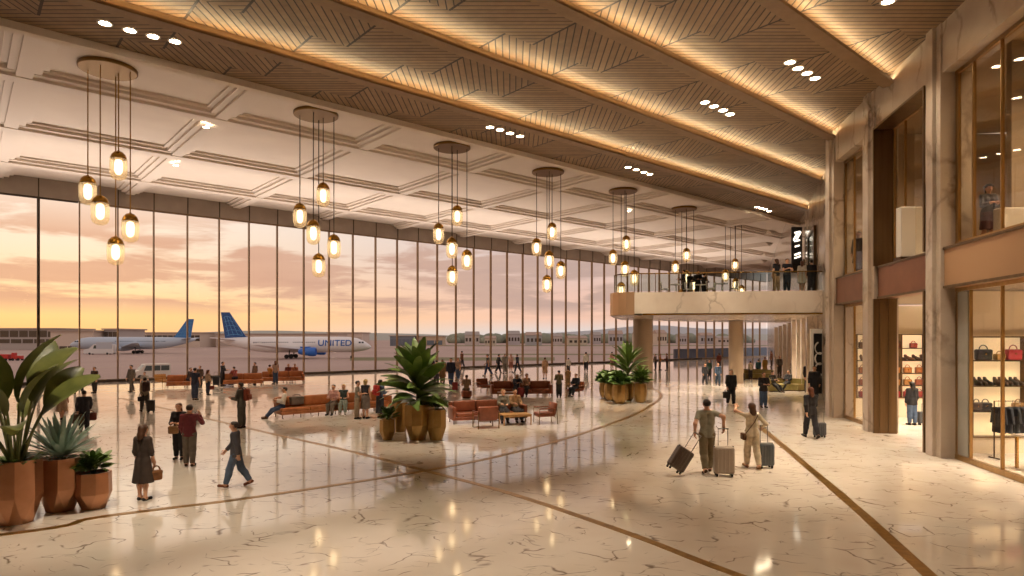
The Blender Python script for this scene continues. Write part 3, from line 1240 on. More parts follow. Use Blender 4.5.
        fing.append(([t0 - wd * .006 * h, t1, t2], [.0085 * h, .0066 * h, .005 * h]))
    headp = [(nk - up * .012 * h, hd - HZ * .03 * h, .031 * R, .030 * R),
             (hd - hf * .016 * h + HZ * .016 * h, hd + hf * .014 * h + HZ * .014 * h, .047 * h, .045 * h),
             (hd + hf * .012 * h - HZ * .014 * h, hd + hf * .028 * h - HZ * .048 * h, .037 * h, .020 * h),
             (hd + hf * .052 * h + HZ * .004 * h, hd + hf * .064 * h - HZ * .016 * h, .006 * h, .009 * h)]
    for sg in (-1, 1):
        e = hd + hs * sg * .047 * h - HZ * .004 * h
        headp.append((e + HZ * .009 * h, e - HZ * .009 * h, .009 * h, .006 * h))
    kk = .03 * h
    body = torso + legs + feet + arms + hands + headp
    pos, qd = sdf_mesh(body, vox, kk * .8)
    extra = []
    sk = SKINS[skin]
    for pts, rr in fing:
        t = MB()
        t.tube(pts, rr, 6)
        extra.append((t.v, t.f, sk))
    for sg in (-1, 1):
        t = MB()
        t.ball(hd + hf * .052 * h + hs * sg * .019 * h + HZ * .008 * h, .0075 * h, seg=6, rings=4)
        extra.append((t.v, t.f, EYE))
    t = MB()
    t.ball(hd + hf * .050 * h - HZ * .030 * h, (.014 * h, .008 * h, .005 * h), seg=8, rings=4)
    extra.append((t.v, t.f, LIP))
    np_mesh('body', pos, qd, sk, root, extra)
    inf = .010 if vox < .015 else .014

    def g(prs, e=1.0, **k):
        out = []
        for p in prs:
            out.append((p[0], p[1], p[2] + inf * e, p[3] + inf * e) + tuple(p[4:]))
        return out

    # ---- trousers / skirt
    kind, colr = bot[0], bot[1]
    if kind in ('trousers', 'jeans', 'shorts'):
        pr = []
        for l in (LL, RL):
            if kind == 'shorts':
                pr += [(l[0], l[0].lerp(l[1], .9), .058 * R + inf, .046 * R + inf, 0, 1)]
            else:
                e = l[1].lerp(l[2], .96)
                w = .007 * h
                kn_ = .043 * R + inf + w * .5
                pr += [(l[0], l[1], .058 * R + inf, kn_), (l[1], l[1].lerp(l[2], .35) - Vector((0, .006 * h, 0)), kn_, .040 * R + inf + w * .5), (l[1].lerp(l[2], .35) - Vector((0, .006 * h, 0)), e, .040 * R + inf + w * .5, .027 * R + inf + w, 0, 1)]
        for sx in (-1, 1):
            pr.append((hip + up * .075 * h + Vector((sx * .032 * h, 0, 0)), hip + Vector((sx * .042 * h, 0, 0)), .047 * R + inf, .058 * R + inf, 1, 0))
        p_, q_ = sdf_mesh(pr, vox, kk * .7)
        np_mesh('trousers' if kind != 'shorts' else 'shorts', p_, q_, cloth(colr), root)
    elif kind in ('skirt', 'longskirt'):
        ln_ = .27 if kind == 'skirt' else .40
        pr = []
        mid = (LL[1] + RL[1]) / 2
        kdir = (mid - hip).normalized() if seated else Vector((0, 0, -1))
        for sx in (-1, 1):
            ox = Vector((sx, 0, 0))
            pr += [(hip + up * .09 * h + ox * .028 * h, hip + ox * .04 * h, .045 * R + inf, .062 * R + inf, 1, 0),
                   (hip + ox * .04 * h, hip + ox * .052 * h + kdir * ln_ * h, .064 * R + inf, .075 * R + inf, 0, 1)]
        p_, q_ = sdf_mesh(pr, vox, kk)
        np_mesh('skirt', p_, q_, cloth(colr), root)
    # ---- shoes
    pr = [(p[0], p[1], p[2] + inf * .8, p[3] + inf * .8) for p in feet]
    for pp in (pr[:2], pr[2:]):
        p_, q_ = sdf_mesh(pp, vox, .012)
        np_mesh('shoe', p_, q_, cloth(shoes), root, None)
    # ---- top
    kind, colr = top[0], top[1]
    pr = g(torso, 1.1 if kind != 'jacket' else 1.7)
    sl = {'tee': .62, 'shirt': 1.93, 'jacket': 1.95, 'dress': .9, 'longdress': 1.4, 'vest': 0, 'coat': 1.95}[kind]
    big = 1.9 if kind in ('jacket', 'coat') else 1.0
    for A in (LA, RA):
        if sl <= 0:
            continue
        r0, r1, r2 = .031 * R + inf * big, .027 * R + inf * big, .019 * R + inf * big
        if sl < 1:
            pr.append((A[0], A[0].lerp(A[1], sl), r0, r1 + .004, 0, 1))
        else:
            pr += [(A[0], A[1], r0, r1), (A[1], A[1].lerp(A[2], sl - 1), r1, r2, 0, 1)]
    mid = (LL[1] + RL[1]) / 2
    kdir = (mid - hip).normalized() if seated else Vector((0, 0, -1))
    if kind in ('dress', 'longdress', 'coat'):
        ln_ = {'dress': .24, 'longdress': .29, 'coat': .22}[kind]
        for sx in (-1, 1):
            ox = Vector((sx, 0, 0))
            pr.append((hip + ox * .04 * h, hip + ox * .062 * h + kdir * ln_ * h, .060 * R + inf, .082 * R + inf, 0, 1))
    elif kind in ('jacket', 'shirt', 'tee'):
        d_ = .055 if kind == 'jacket' else .03
        for sx in (-1, 1):
            ox = Vector((sx, 0, 0))
            if not seated:
                pr.append((hip + up * .05 * h + ox * .037 * h, hip - up * d_ * h + ox * .044 * h, .056 * R + inf * big, .063 * R + inf * big, 0, 1))
    cuts = []
    if kind in ('vest', 'dress'):
        cuts = []
    # neckline
    cuts.append((nk + up * .006 * h, up))
    p_, q_ = sdf_mesh(pr, vox, kk * .7, cuts)
    nm = {'tee': 'shirt', 'longdress': 'dress'}.get(kind, kind)
    np_mesh(nm, p_, q_, cloth(colr), root)
    # ---- hair
    hk, hc = hair
    cz = hd + HZ * .016 * h - hf * .008 * h
    pr = [(cz - hf * .012 * h, cz + hf * .016 * h + HZ * .006 * h, .0525 * h, .049 * h)]
    hcut = [(hd + hf * .026 * h + HZ * .024 * h, (hf * .8 - HZ * .62).normalized())]
    if hk == 'short':
        hcut.append((hd - HZ * .026 * h, -HZ))
    elif hk == 'bob':
        pr += [(cz - hf * .02 * h, cz - hf * .022 * h - HZ * .065 * h, .05 * h, .046 * h)]
    elif hk in ('long', 'vlong'):
        L_ = .15 if hk == 'long' else .19
        pr += [(cz - hf * .02 * h, cz - hf * .045 * h - HZ * .08 * h, .050 * h, .045 * h),
               (cz - hf * .045 * h - HZ * .08 * h + hs * .016 * h, cz - hf * .065 * h - HZ * L_ * h + hs * .012 * h, .034 * h, .022 * h),
               (cz - hf * .045 * h - HZ * .08 * h - hs * .016 * h, cz - hf * .065 * h - HZ * L_ * h - hs * .012 * h, .034 * h, .022 * h)]
    elif hk == 'bun':
        b = cz - hf * .055 * h + HZ * .03 * h
        pr += [(b, b, .024 * h, .024 * h)]
        hcut.append((hd - HZ * .03 * h, -HZ))
    elif hk == 'tail':
        pr += [(cz - hf * .05 * h, cz - hf * .075 * h - HZ * .09 * h, .022 * h, .013 * h)]
    p_, q_ = sdf_mesh(pr, vox * .8, .02 * h, hcut)
    np_mesh('hair', p_, q_, HAIRS[hc], root)
    if hat:
        t = MB()
        c = hd + HZ * .045 * h
        t.lathe([(.078 * h, -.006 * h), (.08 * h, 0), (.053 * h, .006 * h), (.05 * h, .03 * h), (.035 * h, .045 * h), (0, .047 * h)], 16, c)
        t.build('hat', cloth(hat), root, smooth=True)
    PEOPLE.append((root, LA, RA, h))
    rot = Matrix.Rotation(math.radians(face), 3, 'Z')
    o = Vector((X, Y, z0))
    return dict(root=root, lh=o + rot @ (LA[2] + LA[3] * .075 * h), rh=o + rot @ (RA[2] + RA[3] * .075 * h),
                back=o + rot @ (chest + Vector((0, -.06 * h, 0))), h=h, face=face, hipL=o + rot @ (hip + Vector((-.1 * h, 0, .02 * h))),
                hipR=o + rot @ (hip + Vector((.1 * h, 0, .02 * h))), shL=o + rot @ LA[0], shR=o + rot @ RA[0], rot=rot, o=o,
                chest=o + rot @ chest)


# ------------------------------------------------------------------ things people carry
def suitcase(loc, rz, col, label, ht=.68, w=.46, dp=.27, grip=.42, tilt=0.0, group='suitcases on the concourse'):
    s = thing('suitcase', label, 'suitcase', (loc[0], loc[1], loc[2] if len(loc) > 2 else 0), rz, group)
    s.rotation_euler = (tilt, 0, rz)
    c = M('case_shell_' + col, col, .4)
    m = MB()
    m.rbox((0, 0, .07 + ht / 2), (w, dp, ht), .05, seg=3)
    for i in range(5):
        x = -w * .36 + i * w * .18
        m.rbox((x, 0, .07 + ht / 2), (w * .07, dp + .016, ht * .84), .008, seg=1)
    m.build('shell', c, s, smooth=True)
    m = MB()
    m.rbox((0, 0, .07 + ht / 2), (w + .006, .014, ht + .006), .006, seg=1)
    m.build('zip_seam', BLACK, s)
    m = MB()
    for sx in (-1, 1):
        m.tube([(sx * w * .24, -dp * .36, .07 + ht - .05), (sx * w * .24, -dp * .36, .07 + ht + grip)], .009, 6)
    m.tube([(-w * .27, -dp * .36, .07 + ht + grip), (w * .27, -dp * .36, .07 + ht + grip)], .016, 6)
    m.build('pull_handle', M('handle_grey', '8a8580', .3, .7), s, smooth=True)
    for sx in (-1, 1):
        for sy in (-1, 1):
            m = MB()
            x, y = sx * (w / 2 - .06), sy * (dp / 2 - .05)
            m.lathe([(0, -.018), (.032, -.018), (.036, -.01), (.036, .01), (.032, .018), (0, .018)], 12, (x, y, .036), axis='x')
            m.box(x - .024, x + .024, y - .012, y + .012, .055, .085)
            m.build('wheel', RUBBER, s, smooth=True)
    return s


def handbag(loc, rz, col, label, w=.34, ht=.25, dp=.12, drop=.16, group=None, name='handbag', cat='bag'):
    """hangs under loc"""
    s = thing(name, label, cat, (loc[0], loc[1], loc[2] - drop - ht), rz, group)
    m = MB()
    m.rbox((0, 0, ht / 2), (w, dp, ht), .04, seg=2)
    m.rbox((0, 0, ht * .78), (w * 1.02, dp * 1.08, ht * .36), .03, seg=2)
    m.build('bag_body', cloth(col), s, smooth=True)
    m = MB()
    for sy in (-1, 1):
        m.tube([(w * .3 * math.cos(a), sy * dp * .22, ht * .95 + (drop + .0) * math.sin(a)) for a in [PI * k / 8 for k in range(9)]], .010, 6)
    m.build('handle', cloth(col), s, smooth=True)
    return s


def backpack(P, col, label):
    off = P['rot'] @ Vector((0, -.105 * P['h'] + .06, 0))
    c = P['back'] + off
    s = thing('backpack', label, 'backpack', (c.x, c.y, c.z - .22), math.radians(P['face']))
    m = MB()
    m.rbox((0, 0, .25), (.32, .18, .46), .08, seg=3)
    m.build('pack', cloth(col), s, smooth=True)
    m = MB()
    m.rbox((0, -.11, .17), (.25, .08, .22), .03, seg=2)
    m.build('front_pocket', cloth(col), s, smooth=True)
    m = MB()
    for sx in (-1, 1):
        m.tube([(sx * .11, .08, .45), (sx * .12, .16, .52), (sx * .12, .30, .46), (sx * .13, .32, .30), (sx * .14, .10, .08)], .02, 6)
    m.build('strap', BLACK, s, smooth=True)
    return s
# ================================================================== PLANTERS
def planter(root, R, ht, mat, base_r=.62, seg=8, name='planter'):
    m = MB()
    h1 = ht * .42
    m.lathe([(R * base_r, 0), (R, h1), (R * .97, ht), (R * .86, ht), (R * .86, ht - .07)], seg, (0, 0, 0), ph=PI / seg, twist=[PI / seg, 0, 0, 0, 0], cap=False)
    vs = [(R * base_r * math.cos(2 * PI * k / seg + 2 * PI / seg), R * base_r * math.sin(2 * PI * k / seg + 2 * PI / seg), 0) for k in range(seg)]
    m.add(vs, [tuple(range(seg))[::-1]])
    m.build(name, mat, root)
    m = MB()
    m.lathe([(0, ht - .03), (R * .5, ht - .035), (R * .86, ht - .06)], seg, (0, 0, 0), ph=PI / seg, cap=False)
    m.build('soil', SOIL, root)


def low_cover(root, R, z, n, L, mat, rng, name='ground_cover'):
    m = MB()
    for i in range(n):
        a, r = rng.random() * 2 * PI, R * math.sqrt(rng.random())
        d = (math.cos(a) * rng.uniform(.3, 1), math.sin(a) * rng.uniform(.3, 1), rng.uniform(.4, 1.2))
        m.leaf((r * math.cos(a), r * math.sin(a), z), d, L * rng.uniform(.6, 1.2), L * .42, .9, 4)
    m.build(name, mat, root, smooth=True, ang=None)


def paradise(root, z, s, leafmat, seed):
    rng = random.Random(seed)
    st, lv = MB(), MB()
    specs = [(-.9, .10, 1.15, 1.4), (.2, .16, 1.15, 1.3), (.5, .40, 1.1, 1.0), (-.3, .55, 1.0, 1.15), (3.3, .25, 1.15, 1.3), (2.6, .48, 1.1, 1.15), (3.9, .6, .9, 1.15), (-1.7, .30, .95, 1.15),
             (-1.2, .62, .65, .95), (-2.4, .66, .7, 1.05), (1.2, .35, 1.1, 1.15), (1.8, .6, .9, 1.0), (-.8, .30, 1.0, 1.1), (.9, .2, 1.25, 1.15), (-2.0, .12, 1.2, 1.2)]
    for (a, tilt, pl, bl) in specs:
        ca, sa = math.cos(a), math.sin(a)
        d = Vector((ca * math.sin(tilt), sa * math.sin(tilt), math.cos(tilt)))
        b = Vector((ca * .08 * s, sa * .08 * s, z))
        pts = []
        p = b.copy()
        for k in range(6):
            pts.append(p.copy())
            dd = Vector((ca * math.sin(tilt * (.6 + .12 * k)), sa * math.sin(tilt * (.6 + .12 * k)), math.cos(tilt * (.6 + .12 * k))))
            p = p + dd * pl * s / 5
        st.tube(pts, [.034 * s, .03 * s, .026 * s, .022 * s, .018 * s, .013 * s], 6)
        e = tilt * 1.25
        dd = Vector((ca * math.sin(e), sa * math.sin(e), math.cos(e)))
        lv.leaf(pts[-1] - dd * .06, dd, bl * s, .40 * s * bl, .8 + rng.uniform(-.2, .3), 10, 0, .3, 0, rng.uniform(-.3, .3) + (1.0 if math.cos(a) > .5 else (-1.0 if math.cos(a) < -.5 else 0)))
    st.build('stalks', STEM, root, smooth=True)
    lv.build('foliage', leafmat, root, smooth=True, ang=None)


def agave(root, z, s):
    m = MB()
    rng = random.Random(3)
    for ring, (n, tilt, L) in enumerate(((7, .12, .72), (10, .38, .75), (12, .68, .72), (13, .98, .64), (12, 1.25, .55))):
        for k in range(n):
            a = 2 * PI * (k + .5 * (ring % 2)) / n + rng.uniform(-.1, .1)
            d = (math.cos(a) * math.sin(tilt), math.sin(a) * math.sin(tilt), math.cos(tilt))
            m.leaf((math.cos(a) * .05, math.sin(a) * .05, z), d, L * s * rng.uniform(.9, 1.1), .115 * s, .15, 6, 0, .45, 1)
    m.build('foliage', LEAF3, root, smooth=True, ang=None)


def bush(root, z, R, ht, n, L, mat, seed, wl=.36):
    rng = random.Random(seed)
    m = MB()
    for i in range(n):
        a = rng.random() * 2 * PI
        t = rng.uniform(.05, 1.35)
        d = Vector((math.cos(a) * math.sin(t), math.sin(a) * math.sin(t), math.cos(t)))
        r = rng.uniform(.15, .75)
        b = Vector((d.x * R * r, d.y * R * r, z + max(0, d.z) * ht * r))
        m.leaf(b, (d + Vector((0, 0, .25))), L * rng.uniform(.7, 1.2), L * wl, .8, 5, 0, .2, 0, rng.uniform(-.9, .9))
    for k in range(7):
        a = k * 2 * PI / 7
        m.tube([(.02 * math.cos(a), .02 * math.sin(a), z - .05), (R * .4 * math.cos(a), R * .4 * math.sin(a), z + ht * .6)], [.012, .006], 5)
    m.build('foliage', mat, root, smooth=True, ang=None)


def tall_rosette(root, z, ht, n, L, W, mat, seed, lo=.15):
    """a central stem with broad arching leaves all the way up"""
    rng = random.Random(seed)
    st, lv = MB(), MB()
    st.tube([(0, 0, z - .05), (.02, .01, z + ht * .3), (0, .02, z + ht * .62)], [.06, .05, .03], 8)
    for i in range(n):
        f = i / (n - 1)
        a = i * 2.4 + rng.uniform(-.3, .3)
        zz = z + ht * (.04 + .52 * f)
        tilt = 1.25 - 1.12 * f + rng.uniform(-.1, .1)
        d = (math.cos(a) * math.sin(tilt), math.sin(a) * math.sin(tilt), math.cos(tilt))
        lv.leaf((math.cos(a) * .03, math.sin(a) * .03, zz), d, L * (.75 + .35 * math.sin(PI * (.2 + .6 * f))) * rng.uniform(.88, 1.1), W * rng.uniform(.85, 1.15),
                .55 + .55 * (1 - f), 8, 0, .2, 0, rng.uniform(-.9, .9))
    st.build('stem', STEM, root, smooth=True)
    lv.build('foliage', mat, root, smooth=True, ang=None)


rng = random.Random(5)
GL = 'copper planters at the left'
x, y = gp(14, 526)
t = thing('potted_bird_of_paradise', 'largest copper planter at the left edge with tall paddle-leaved plant', 'potted plant', (x - .15, y + .25, 0), .2, GL)
planter(t, .41, 1.16, COPPER, .66)
low_cover(t, .35, 1.12, 90, .2, LEAF1, rng)
paradise(t, 1.1, 1.04, LEAF4, 11)
x, y = gp(57, 511)
t = thing('potted_agave', 'middle copper planter at the left holding a spiky blue green agave', 'potted plant', (x, y + .1, 0), .1, GL)
planter(t, .38, 1.04, COPPER, .66)
low_cover(t, .30, 1.01, 70, .12, LEAF4, rng)
agave(t, 1.06, 1.18)
x, y = gp(90, 509)
t = thing('potted_shrub', 'smallest copper planter of the left trio with low leafy shrub', 'potted plant', (x, y + .1, 0), .3, GL)
planter(t, .33, .72, COPPER, .66)
bush(t, .74, .36, .34, 130, .26, LEAF1, 8, .4)

GC = 'golden planters beside the sofas'
x, y = gp(417, 440)
t = thing('potted_dracaena', 'golden faceted planter with the tallest broad-leaved plant by the sofas', 'potted plant', (x, y + .1, 0), .1, GC)
planter(t, .43, 1.18, COPPER_G, .6)
low_cover(t, .35, 1.14, 50, .2, LEAF2, rng)
tall_rosette(t, 1.15, 2.0, 54, 1.25, .36, LEAF1, 21)
x, y = gp(387, 440)
t = thing('potted_shrub', 'small golden planter left of the tall plant with bright low leaves', 'potted plant', (x, y + .1, 0), 0, GC)
planter(t, .27, .68, COPPER_G, .6)
bush(t, .68, .28, .38, 110, .26, LEAF2, 9, .36)
x, y = gp(436, 440)
t = thing('potted_fern', 'golden planter beside the brown sofa end with grassy fern', 'potted plant', (x, y + .1, 0), .2, GC)
planter(t, .34, 1.02, COPPER_G, .6)
bush(t, 1.02, .3, .4, 190, .34, LEAF1, 10, .16)
for (u, v, yy, lab) in ((399, 432, .2, 'tall empty golden planter behind the tall plant, nearer the small shrub'), (426, 431, .2, 'tall empty golden planter behind the tall plant, nearer the fern')):
    x, y = gp(u, v)
    t = thing('planter', lab, 'planter', (x, y + yy, 0), .1, GC)
    planter(t, .30, 1.14, COPPER_G, .7)
    low_cover(t, .22, 1.1, 30, .2, LEAF2, rng)

GR = 'golden planters by the gallery column'
def egg(root, R, ht):
    m = MB()
    prof = [(R * .55, 0), (R * .78, ht * .12), (R * .97, ht * .4), (R, ht * .6), (R * .93, ht * .85), (R * .86, ht), (R * .74, ht), (R * .74, ht - .06)]
    m.lathe(prof, 12, ph=.1, cap=False)
    vs = [(R * .55 * math.cos(2 * PI * k / 12 + .1), R * .55 * math.sin(2 * PI * k / 12 + .1), 0) for k in range(12)]
    m.add(vs, [tuple(range(12))[::-1]])
    m.build('planter', COPPER_G, root)
    m = MB()
    m.lathe([(0, ht - .04), (R * .74, ht - .06)], 12, ph=.1, cap=False)
    m.build('soil', SOIL, root)
for i, (u, v, R, ht, lab) in enumerate((
        (620.5, 404, .40, .98, 'egg-shaped golden planter at the front of the column cluster with drooping leaves'),
        (629, 401, .38, 1.0, 'egg-shaped golden planter holding the tall palm before the column'),
        (641.5, 403, .36, 1.0, 'egg-shaped golden planter at the right of the column cluster, dark bush'),
        (611.5, 401, .36, .92, 'egg-shaped golden planter at the left of the column cluster, round leaves'),
        (606, 398, .36, .86, 'shaded planter half hidden at the far left of the column cluster'))):
    x, y = gp(u, v)
    t = thing('potted_palm' if i == 1 else 'potted_shrub', lab, 'potted plant', (x, y + .3, 0), i * .4, GR)
    egg(t, R, ht)
    if i == 1:
        tall_rosette(t, .95, 2.15, 46, 1.25, .24, LEAF1, 31)
    else:
        bush(t, ht - .02, .46 if i != 2 else .42, .55 if i != 2 else .85, 170, .46, (LEAF2, 0, LEAF1, LEAF1, LEAF2)[i], 40 + i, .6 if i != 2 else .34)

# ================================================================== SEATING
def legs4(root, w, d, ht, mat, r=.018, n=2):
    for i in range(n):
        x = -w / 2 + .06 + (w - .12) * i / (n - 1)
        for y in (-d / 2 + .06, d / 2 - .06):
            m = MB()
            m.tube([(x, y, 0), (x, y, ht)], r, 6)
            m.build('leg', mat, root)


def sofa(label, loc, rz, w, n, mat, arms=(1, 1), d=.92, sh=.44, bh=.86, group='leather sofas in the lounge', name='sofa', backs=None, legn=3, lmat=None):
    """front faces local -y"""
    t = thing(name, label, 'sofa', (loc[0], loc[1], 0), rz, group)
    m = MB()
    m.rbox((0, 0, .215), (w, d, .13), .03)
    m.build('seat_frame', mat, t, smooth=True)
    legs4(t, w, d, .16, lmat or BRONZE_D, n=legn)
    aw = .15
    x0 = -w / 2 + (aw if arms[0] else 0)
    x1 = w / 2 - (aw if arms[1] else 0)
    for k in range(n):
        a, b = x0 + (x1 - x0) * k / n, x0 + (x1 - x0) * (k + 1) / n
        m = MB()
        m.rbox(((a + b) / 2, -.06, .35), (b - a - .012, d - .14, .17), .05)
        m.build('seat_cushion', mat, t, smooth=True)
        if backs is None or backs[k]:
            m = MB()
            m.rbox(((a + b) / 2, d / 2 - .23, .64), (b - a - .02, .2, .46), .07, tilt=-.14)
            m.build('back_cushion', mat, t, smooth=True)
    m = MB()
    m.rbox((0, d / 2 - .07, .53), (w, .13, .62), .04)
    m.build('backrest', mat, t, smooth=True)
    for s, on in zip((-1, 1), arms):
        if on:
            m = MB()
            m.rbox((s * (w / 2 - aw / 2), -.02, .43), (aw, d - .04, .50), .05)
            m.build('armrest', mat, t, smooth=True)
    return t


def armchair(label, loc, rz, mat, w=.84, d=.82, group='leather armchairs in the lounge'):
    t = thing('armchair', label, 'armchair', (loc[0], loc[1], 0), rz, group)
    m = MB()
    m.rbox((0, -.03, .37), (w - .1, d - .1, .15), .05)
    m.build('seat_cushion', mat, t, smooth=True)
    m = MB()
    m.rbox((0, d / 2 - .1, .60), (w - .06, .14, .48), .05, tilt=-.16)
    m.build('backrest', mat, t, smooth=True)
    for s in (-1, 1):
        m = MB()
        x = s * (w / 2 - .02)
        m.tube([(x, -d / 2 + .06, 0), (x, -d / 2 + .06, .60), (x, d / 2 - .04, .60), (x, d / 2 - .02, 0)], .016, 6)
        m.build('leg_frame', BRASS_D, t, smooth=True)
        m = MB()
        m.rbox((x, -.02, .62), (.06, d - .16, .035), .012, seg=2)
        m.build('armrest', mat, t, smooth=True)
    m = MB()
    for y in (-d / 2 + .08, d / 2 - .1):
        m.tube([(-w / 2 + .02, y, .28), (w / 2 - .02, y, .28)], .014, 6)
    m.build('rail', BRASS_D, t, smooth=True)
    return t


def table(label, loc, rz, w, d, ht, mat, group=None):
    t = thing('coffee_table', label, 'table', (loc[0], loc[1], 0), rz, group)
    m = MB()
    m.rbox((0, 0, ht - .02), (w, d, .04), .012, seg=2)
    m.build('tabletop', mat, t)
    for sx in (-1, 1):
        for sy in (-1, 1):
            m = MB()
            m.box(sx * (w / 2 - .03) - .02, sx * (w / 2 - .03) + .02, sy * (d / 2 - .03) - .02, sy * (d / 2 - .03) + .02, 0, ht - .04)
            m.build('leg', mat, t)
    m = MB()
    for sy in (-1, 1):
        m.box(-w / 2 + .05, w / 2 - .05, sy * (d / 2 - .03) - .012, sy * (d / 2 - .03) + .012, ht - .1, ht - .042)
    m.build('apron', mat, t)
    return t


RB = RZ_HALL
# the long bench: two sofas end to end
ax, ay = gp(281, 419)
def along(s, q=0.0):
    return (ax + D[0] * s + N[0] * q, ay + D[1] * s + N[1] * q)
sofa('tan sofa at the near left end of the long row, man in white seated', along(1.28, .46), RB, 2.5, 2, LEATHER, (0, 0), group='tan sofas in the long row', legn=4)
sofa('tan sofa at the far right end of the long bench row, behind standing women', along(3.95, .46), RB, 2.75, 2, LEATHER, (0, 1), group='tan sofas in the long row', legn=4)
S2 = sofa('brown sofa facing the coffee table beside the tall plant', (-.98, 26.0), .30, 3.1, 3, LEATHER_D, (1, 1))
armchair('brown armchair with its back to the camera before the coffee table', (-1.0, 24.3), PI + .35, LEATHER_D)
armchair('brown armchair right of the coffee table, seen from its side', (1.32, 25.55), -PI / 2 + .25, LEATHER_D)
table('light wood coffee table between the brown sofa and two armchairs', (.12, 25.25), .3, 1.15, .75, .42, WOOD_L)
S3 = sofa('brown sofa farther back with its armrest end towards the right', (.55, 37.6), .12, 3.6, 3, LEATHER_D, (1, 1))
armchair('brown armchair left of the farther sofa', (-1.75, 40.3), .5, LEATHER_D)
armchair('brown armchair where a man in black sits, right of the farther sofa', (3.75, 37.6), -.6, LEATHER_D)
table('low wooden table in front of the farther brown sofa', (-.3, 34.4 + 1.2), .1, 1.0, .7, .4, WOOD)
x, y = gp(164, 386)
armchair('ochre lounge chair alone by the windows, left of the far sofas', (x, y, 0), 1.2, TAN, .95, .9)
x, y = gp(181, 388)
sofa('tan sofa by the windows where travellers sit, left of the row', (x, y + .5), RB - .3, 2.2, 2, LEATHER, (0, 1), group='far sofas by the windows')
x, y = gp(240, 386)
sofa('tan sofa by the windows at the middle of the far row', (x, y + .5), RB - .3, 2.6, 2, LEATHER, (0, 0), group='far sofas by the windows')
x, y = gp(281, 383)
sofa('tan sofa by the windows at the right end of the far row', (x, y + .5), RB - .3, 3.0, 3, LEATHER, (0, 1), group='far sofas by the windows')
x, y = gp(256, 382)
table('small wooden table between the far sofas by the windows', (x, y), .5, .8, .6, .42, WOOD_L)


def pod(label, loc, rz, r=1.5, mat=OLIVE):
    """curved upholstered bench, open towards local -y"""
    t = thing('curved_bench', label, 'bench', (loc[0], loc[1], 0), rz, 'olive curved benches under the gallery')
    for nm, r0, r1, z0, z1 in (('seat', r * .52, r, .06, .44), ('backrest', r, r + .18, .06, .78), ('plinth', r * .6, r + .1, 0, .06)):
        m = MB()
        K = 18
        a0, a1 = math.radians(15), math.radians(165)
        out = [(r1 * math.cos(a0 + (a1 - a0) * k / K), r1 * math.sin(a0 + (a1 - a0) * k / K)) for k in range(K + 1)]
        inn = [(r0 * math.cos(a0 + (a1 - a0) * k / K), r0 * math.sin(a0 + (a1 - a0) * k / K)) for k in range(K + 1)]
        vs = []
        for k in range(K + 1):
            vs += [inn[k] + (z0,), out[k] + (z0,), out[k] + (z1,), inn[k] + (z1,)]
        fs = []
        for k in range(K):
            a, b = 4 * k, 4 * k + 4
            for j in range(4):
                fs.append((a + j, a + (j + 1) % 4, b + (j + 1) % 4, b + j))
        fs += [(3, 2, 1, 0), tuple(4 * K + j for j in range(4))]
        m.add(vs, fs)
        m.build(nm, BRONZE_D if nm == 'plinth' else mat, t, smooth=True)
    return t


x, y = gp(787, 391)
pod('olive curved bench nearest the corner pilaster, two people lounging', (x, y - .6), .25, 1.25)
x, y = gp(752, 379)
pod('olive curved bench farther under the gallery by the round column', (x, y - .6), -.1, 1.5)

# ================================================================== PENDANTS + DOWNLIGHTS
zc = Z_WHITE - .005
pend_px = [(108, 67), (316, 113), (452, 146), (548, 171), (623, 190), (684, 208), (733, 223)]
lamp_specs = [(.3, .25, 3.6), (-.80, -.10, 4.75), (.05, -.60, 5.7), (.90, .1, 6.33), (-.04, .6, 7.25)]
labs = ['nearest brass pendant cluster, hanging over the left planters', 'second brass pendant cluster from the left, before the aircraft',
        'third brass pendant cluster from the left, above the tall plant', 'fourth brass pendant cluster from the left, middle of the row',
        'fifth brass pendant cluster, in front of the gallery nose', 'sixth brass pendant cluster, before the gallery railing',
        'farthest brass pendant cluster, nearest the marble shop wall']


def pendant():
    t = thing('pendant_light', labs[0], 'pendant light', (0, 0, 0), 0, 'brass pendant clusters')
    m = MB()
    m.lathe([(0, -.17), (1.08, -.17), (1.12, -.14), (1.12, -.02), (1.08, 0), (0, 0)], 40)
    m.build('canopy', BRASS_D, t, smooth=True)
    for (x, y, dz) in lamp_specs:
        m = MB()
        m.tube([(x, y, -.15), (x, y, -dz)], .024, 6)
        m.build('cord', CORD_G, t)
        m = MB()
        z = -dz
        m.lathe([(.03, z + .10), (.05, z + .06), (.16, z + .02), (.27, z - .10), (.31, z - .22), (.31, z - .30), (.28, z - .30), (.27, z - .2), (.1, z - .06), (0, z - .06)], 20, (x, y, 0), cap=False)
        lamp = m.build('lamp_cap', BRASS, t, smooth=True)
        m = MB()
        m.lathe([(.33, z - .26), (.345, z - .55), (.335, z - .95), (.27, z - 1.12), (.12, z - 1.2), (0, z - 1.21), (0, z - 1.19), (.11, z - 1.18), (.255, z - 1.1), (.315, z - .94), (.325, z - .55), (.31, z - .26)], 20, (x, y, 0), cap=False)
        m.build('glass_shade', LAMPGLASS, lamp, smooth=True)
        m = MB()
        m.lathe([(0, z - .98), (.08, z - .95), (.15, z - .84), (.16, z - .5), (.12, z - .34), (.05, z - .30), (0, z - .30)], 12, (x, y, 0), cap=False)
        m.build('bulb', BULB, lamp, smooth=True)
    return t


pd = pendant()
for i, (u, v) in enumerate(pend_px):
    y = F * (Z_WHITE - H) / (VH - v)
    x = (u - 512) / F * y
    o = pd if i == 0 else copy_tree(pd, label=labs[i])
    if i:
        for c_ in o.children:
            if c_.name.startswith('cord'):
                c_.material_slots[0].link = 'OBJECT'
                c_.material_slots[0].material = CORD
    o.location = (x, y, zc)

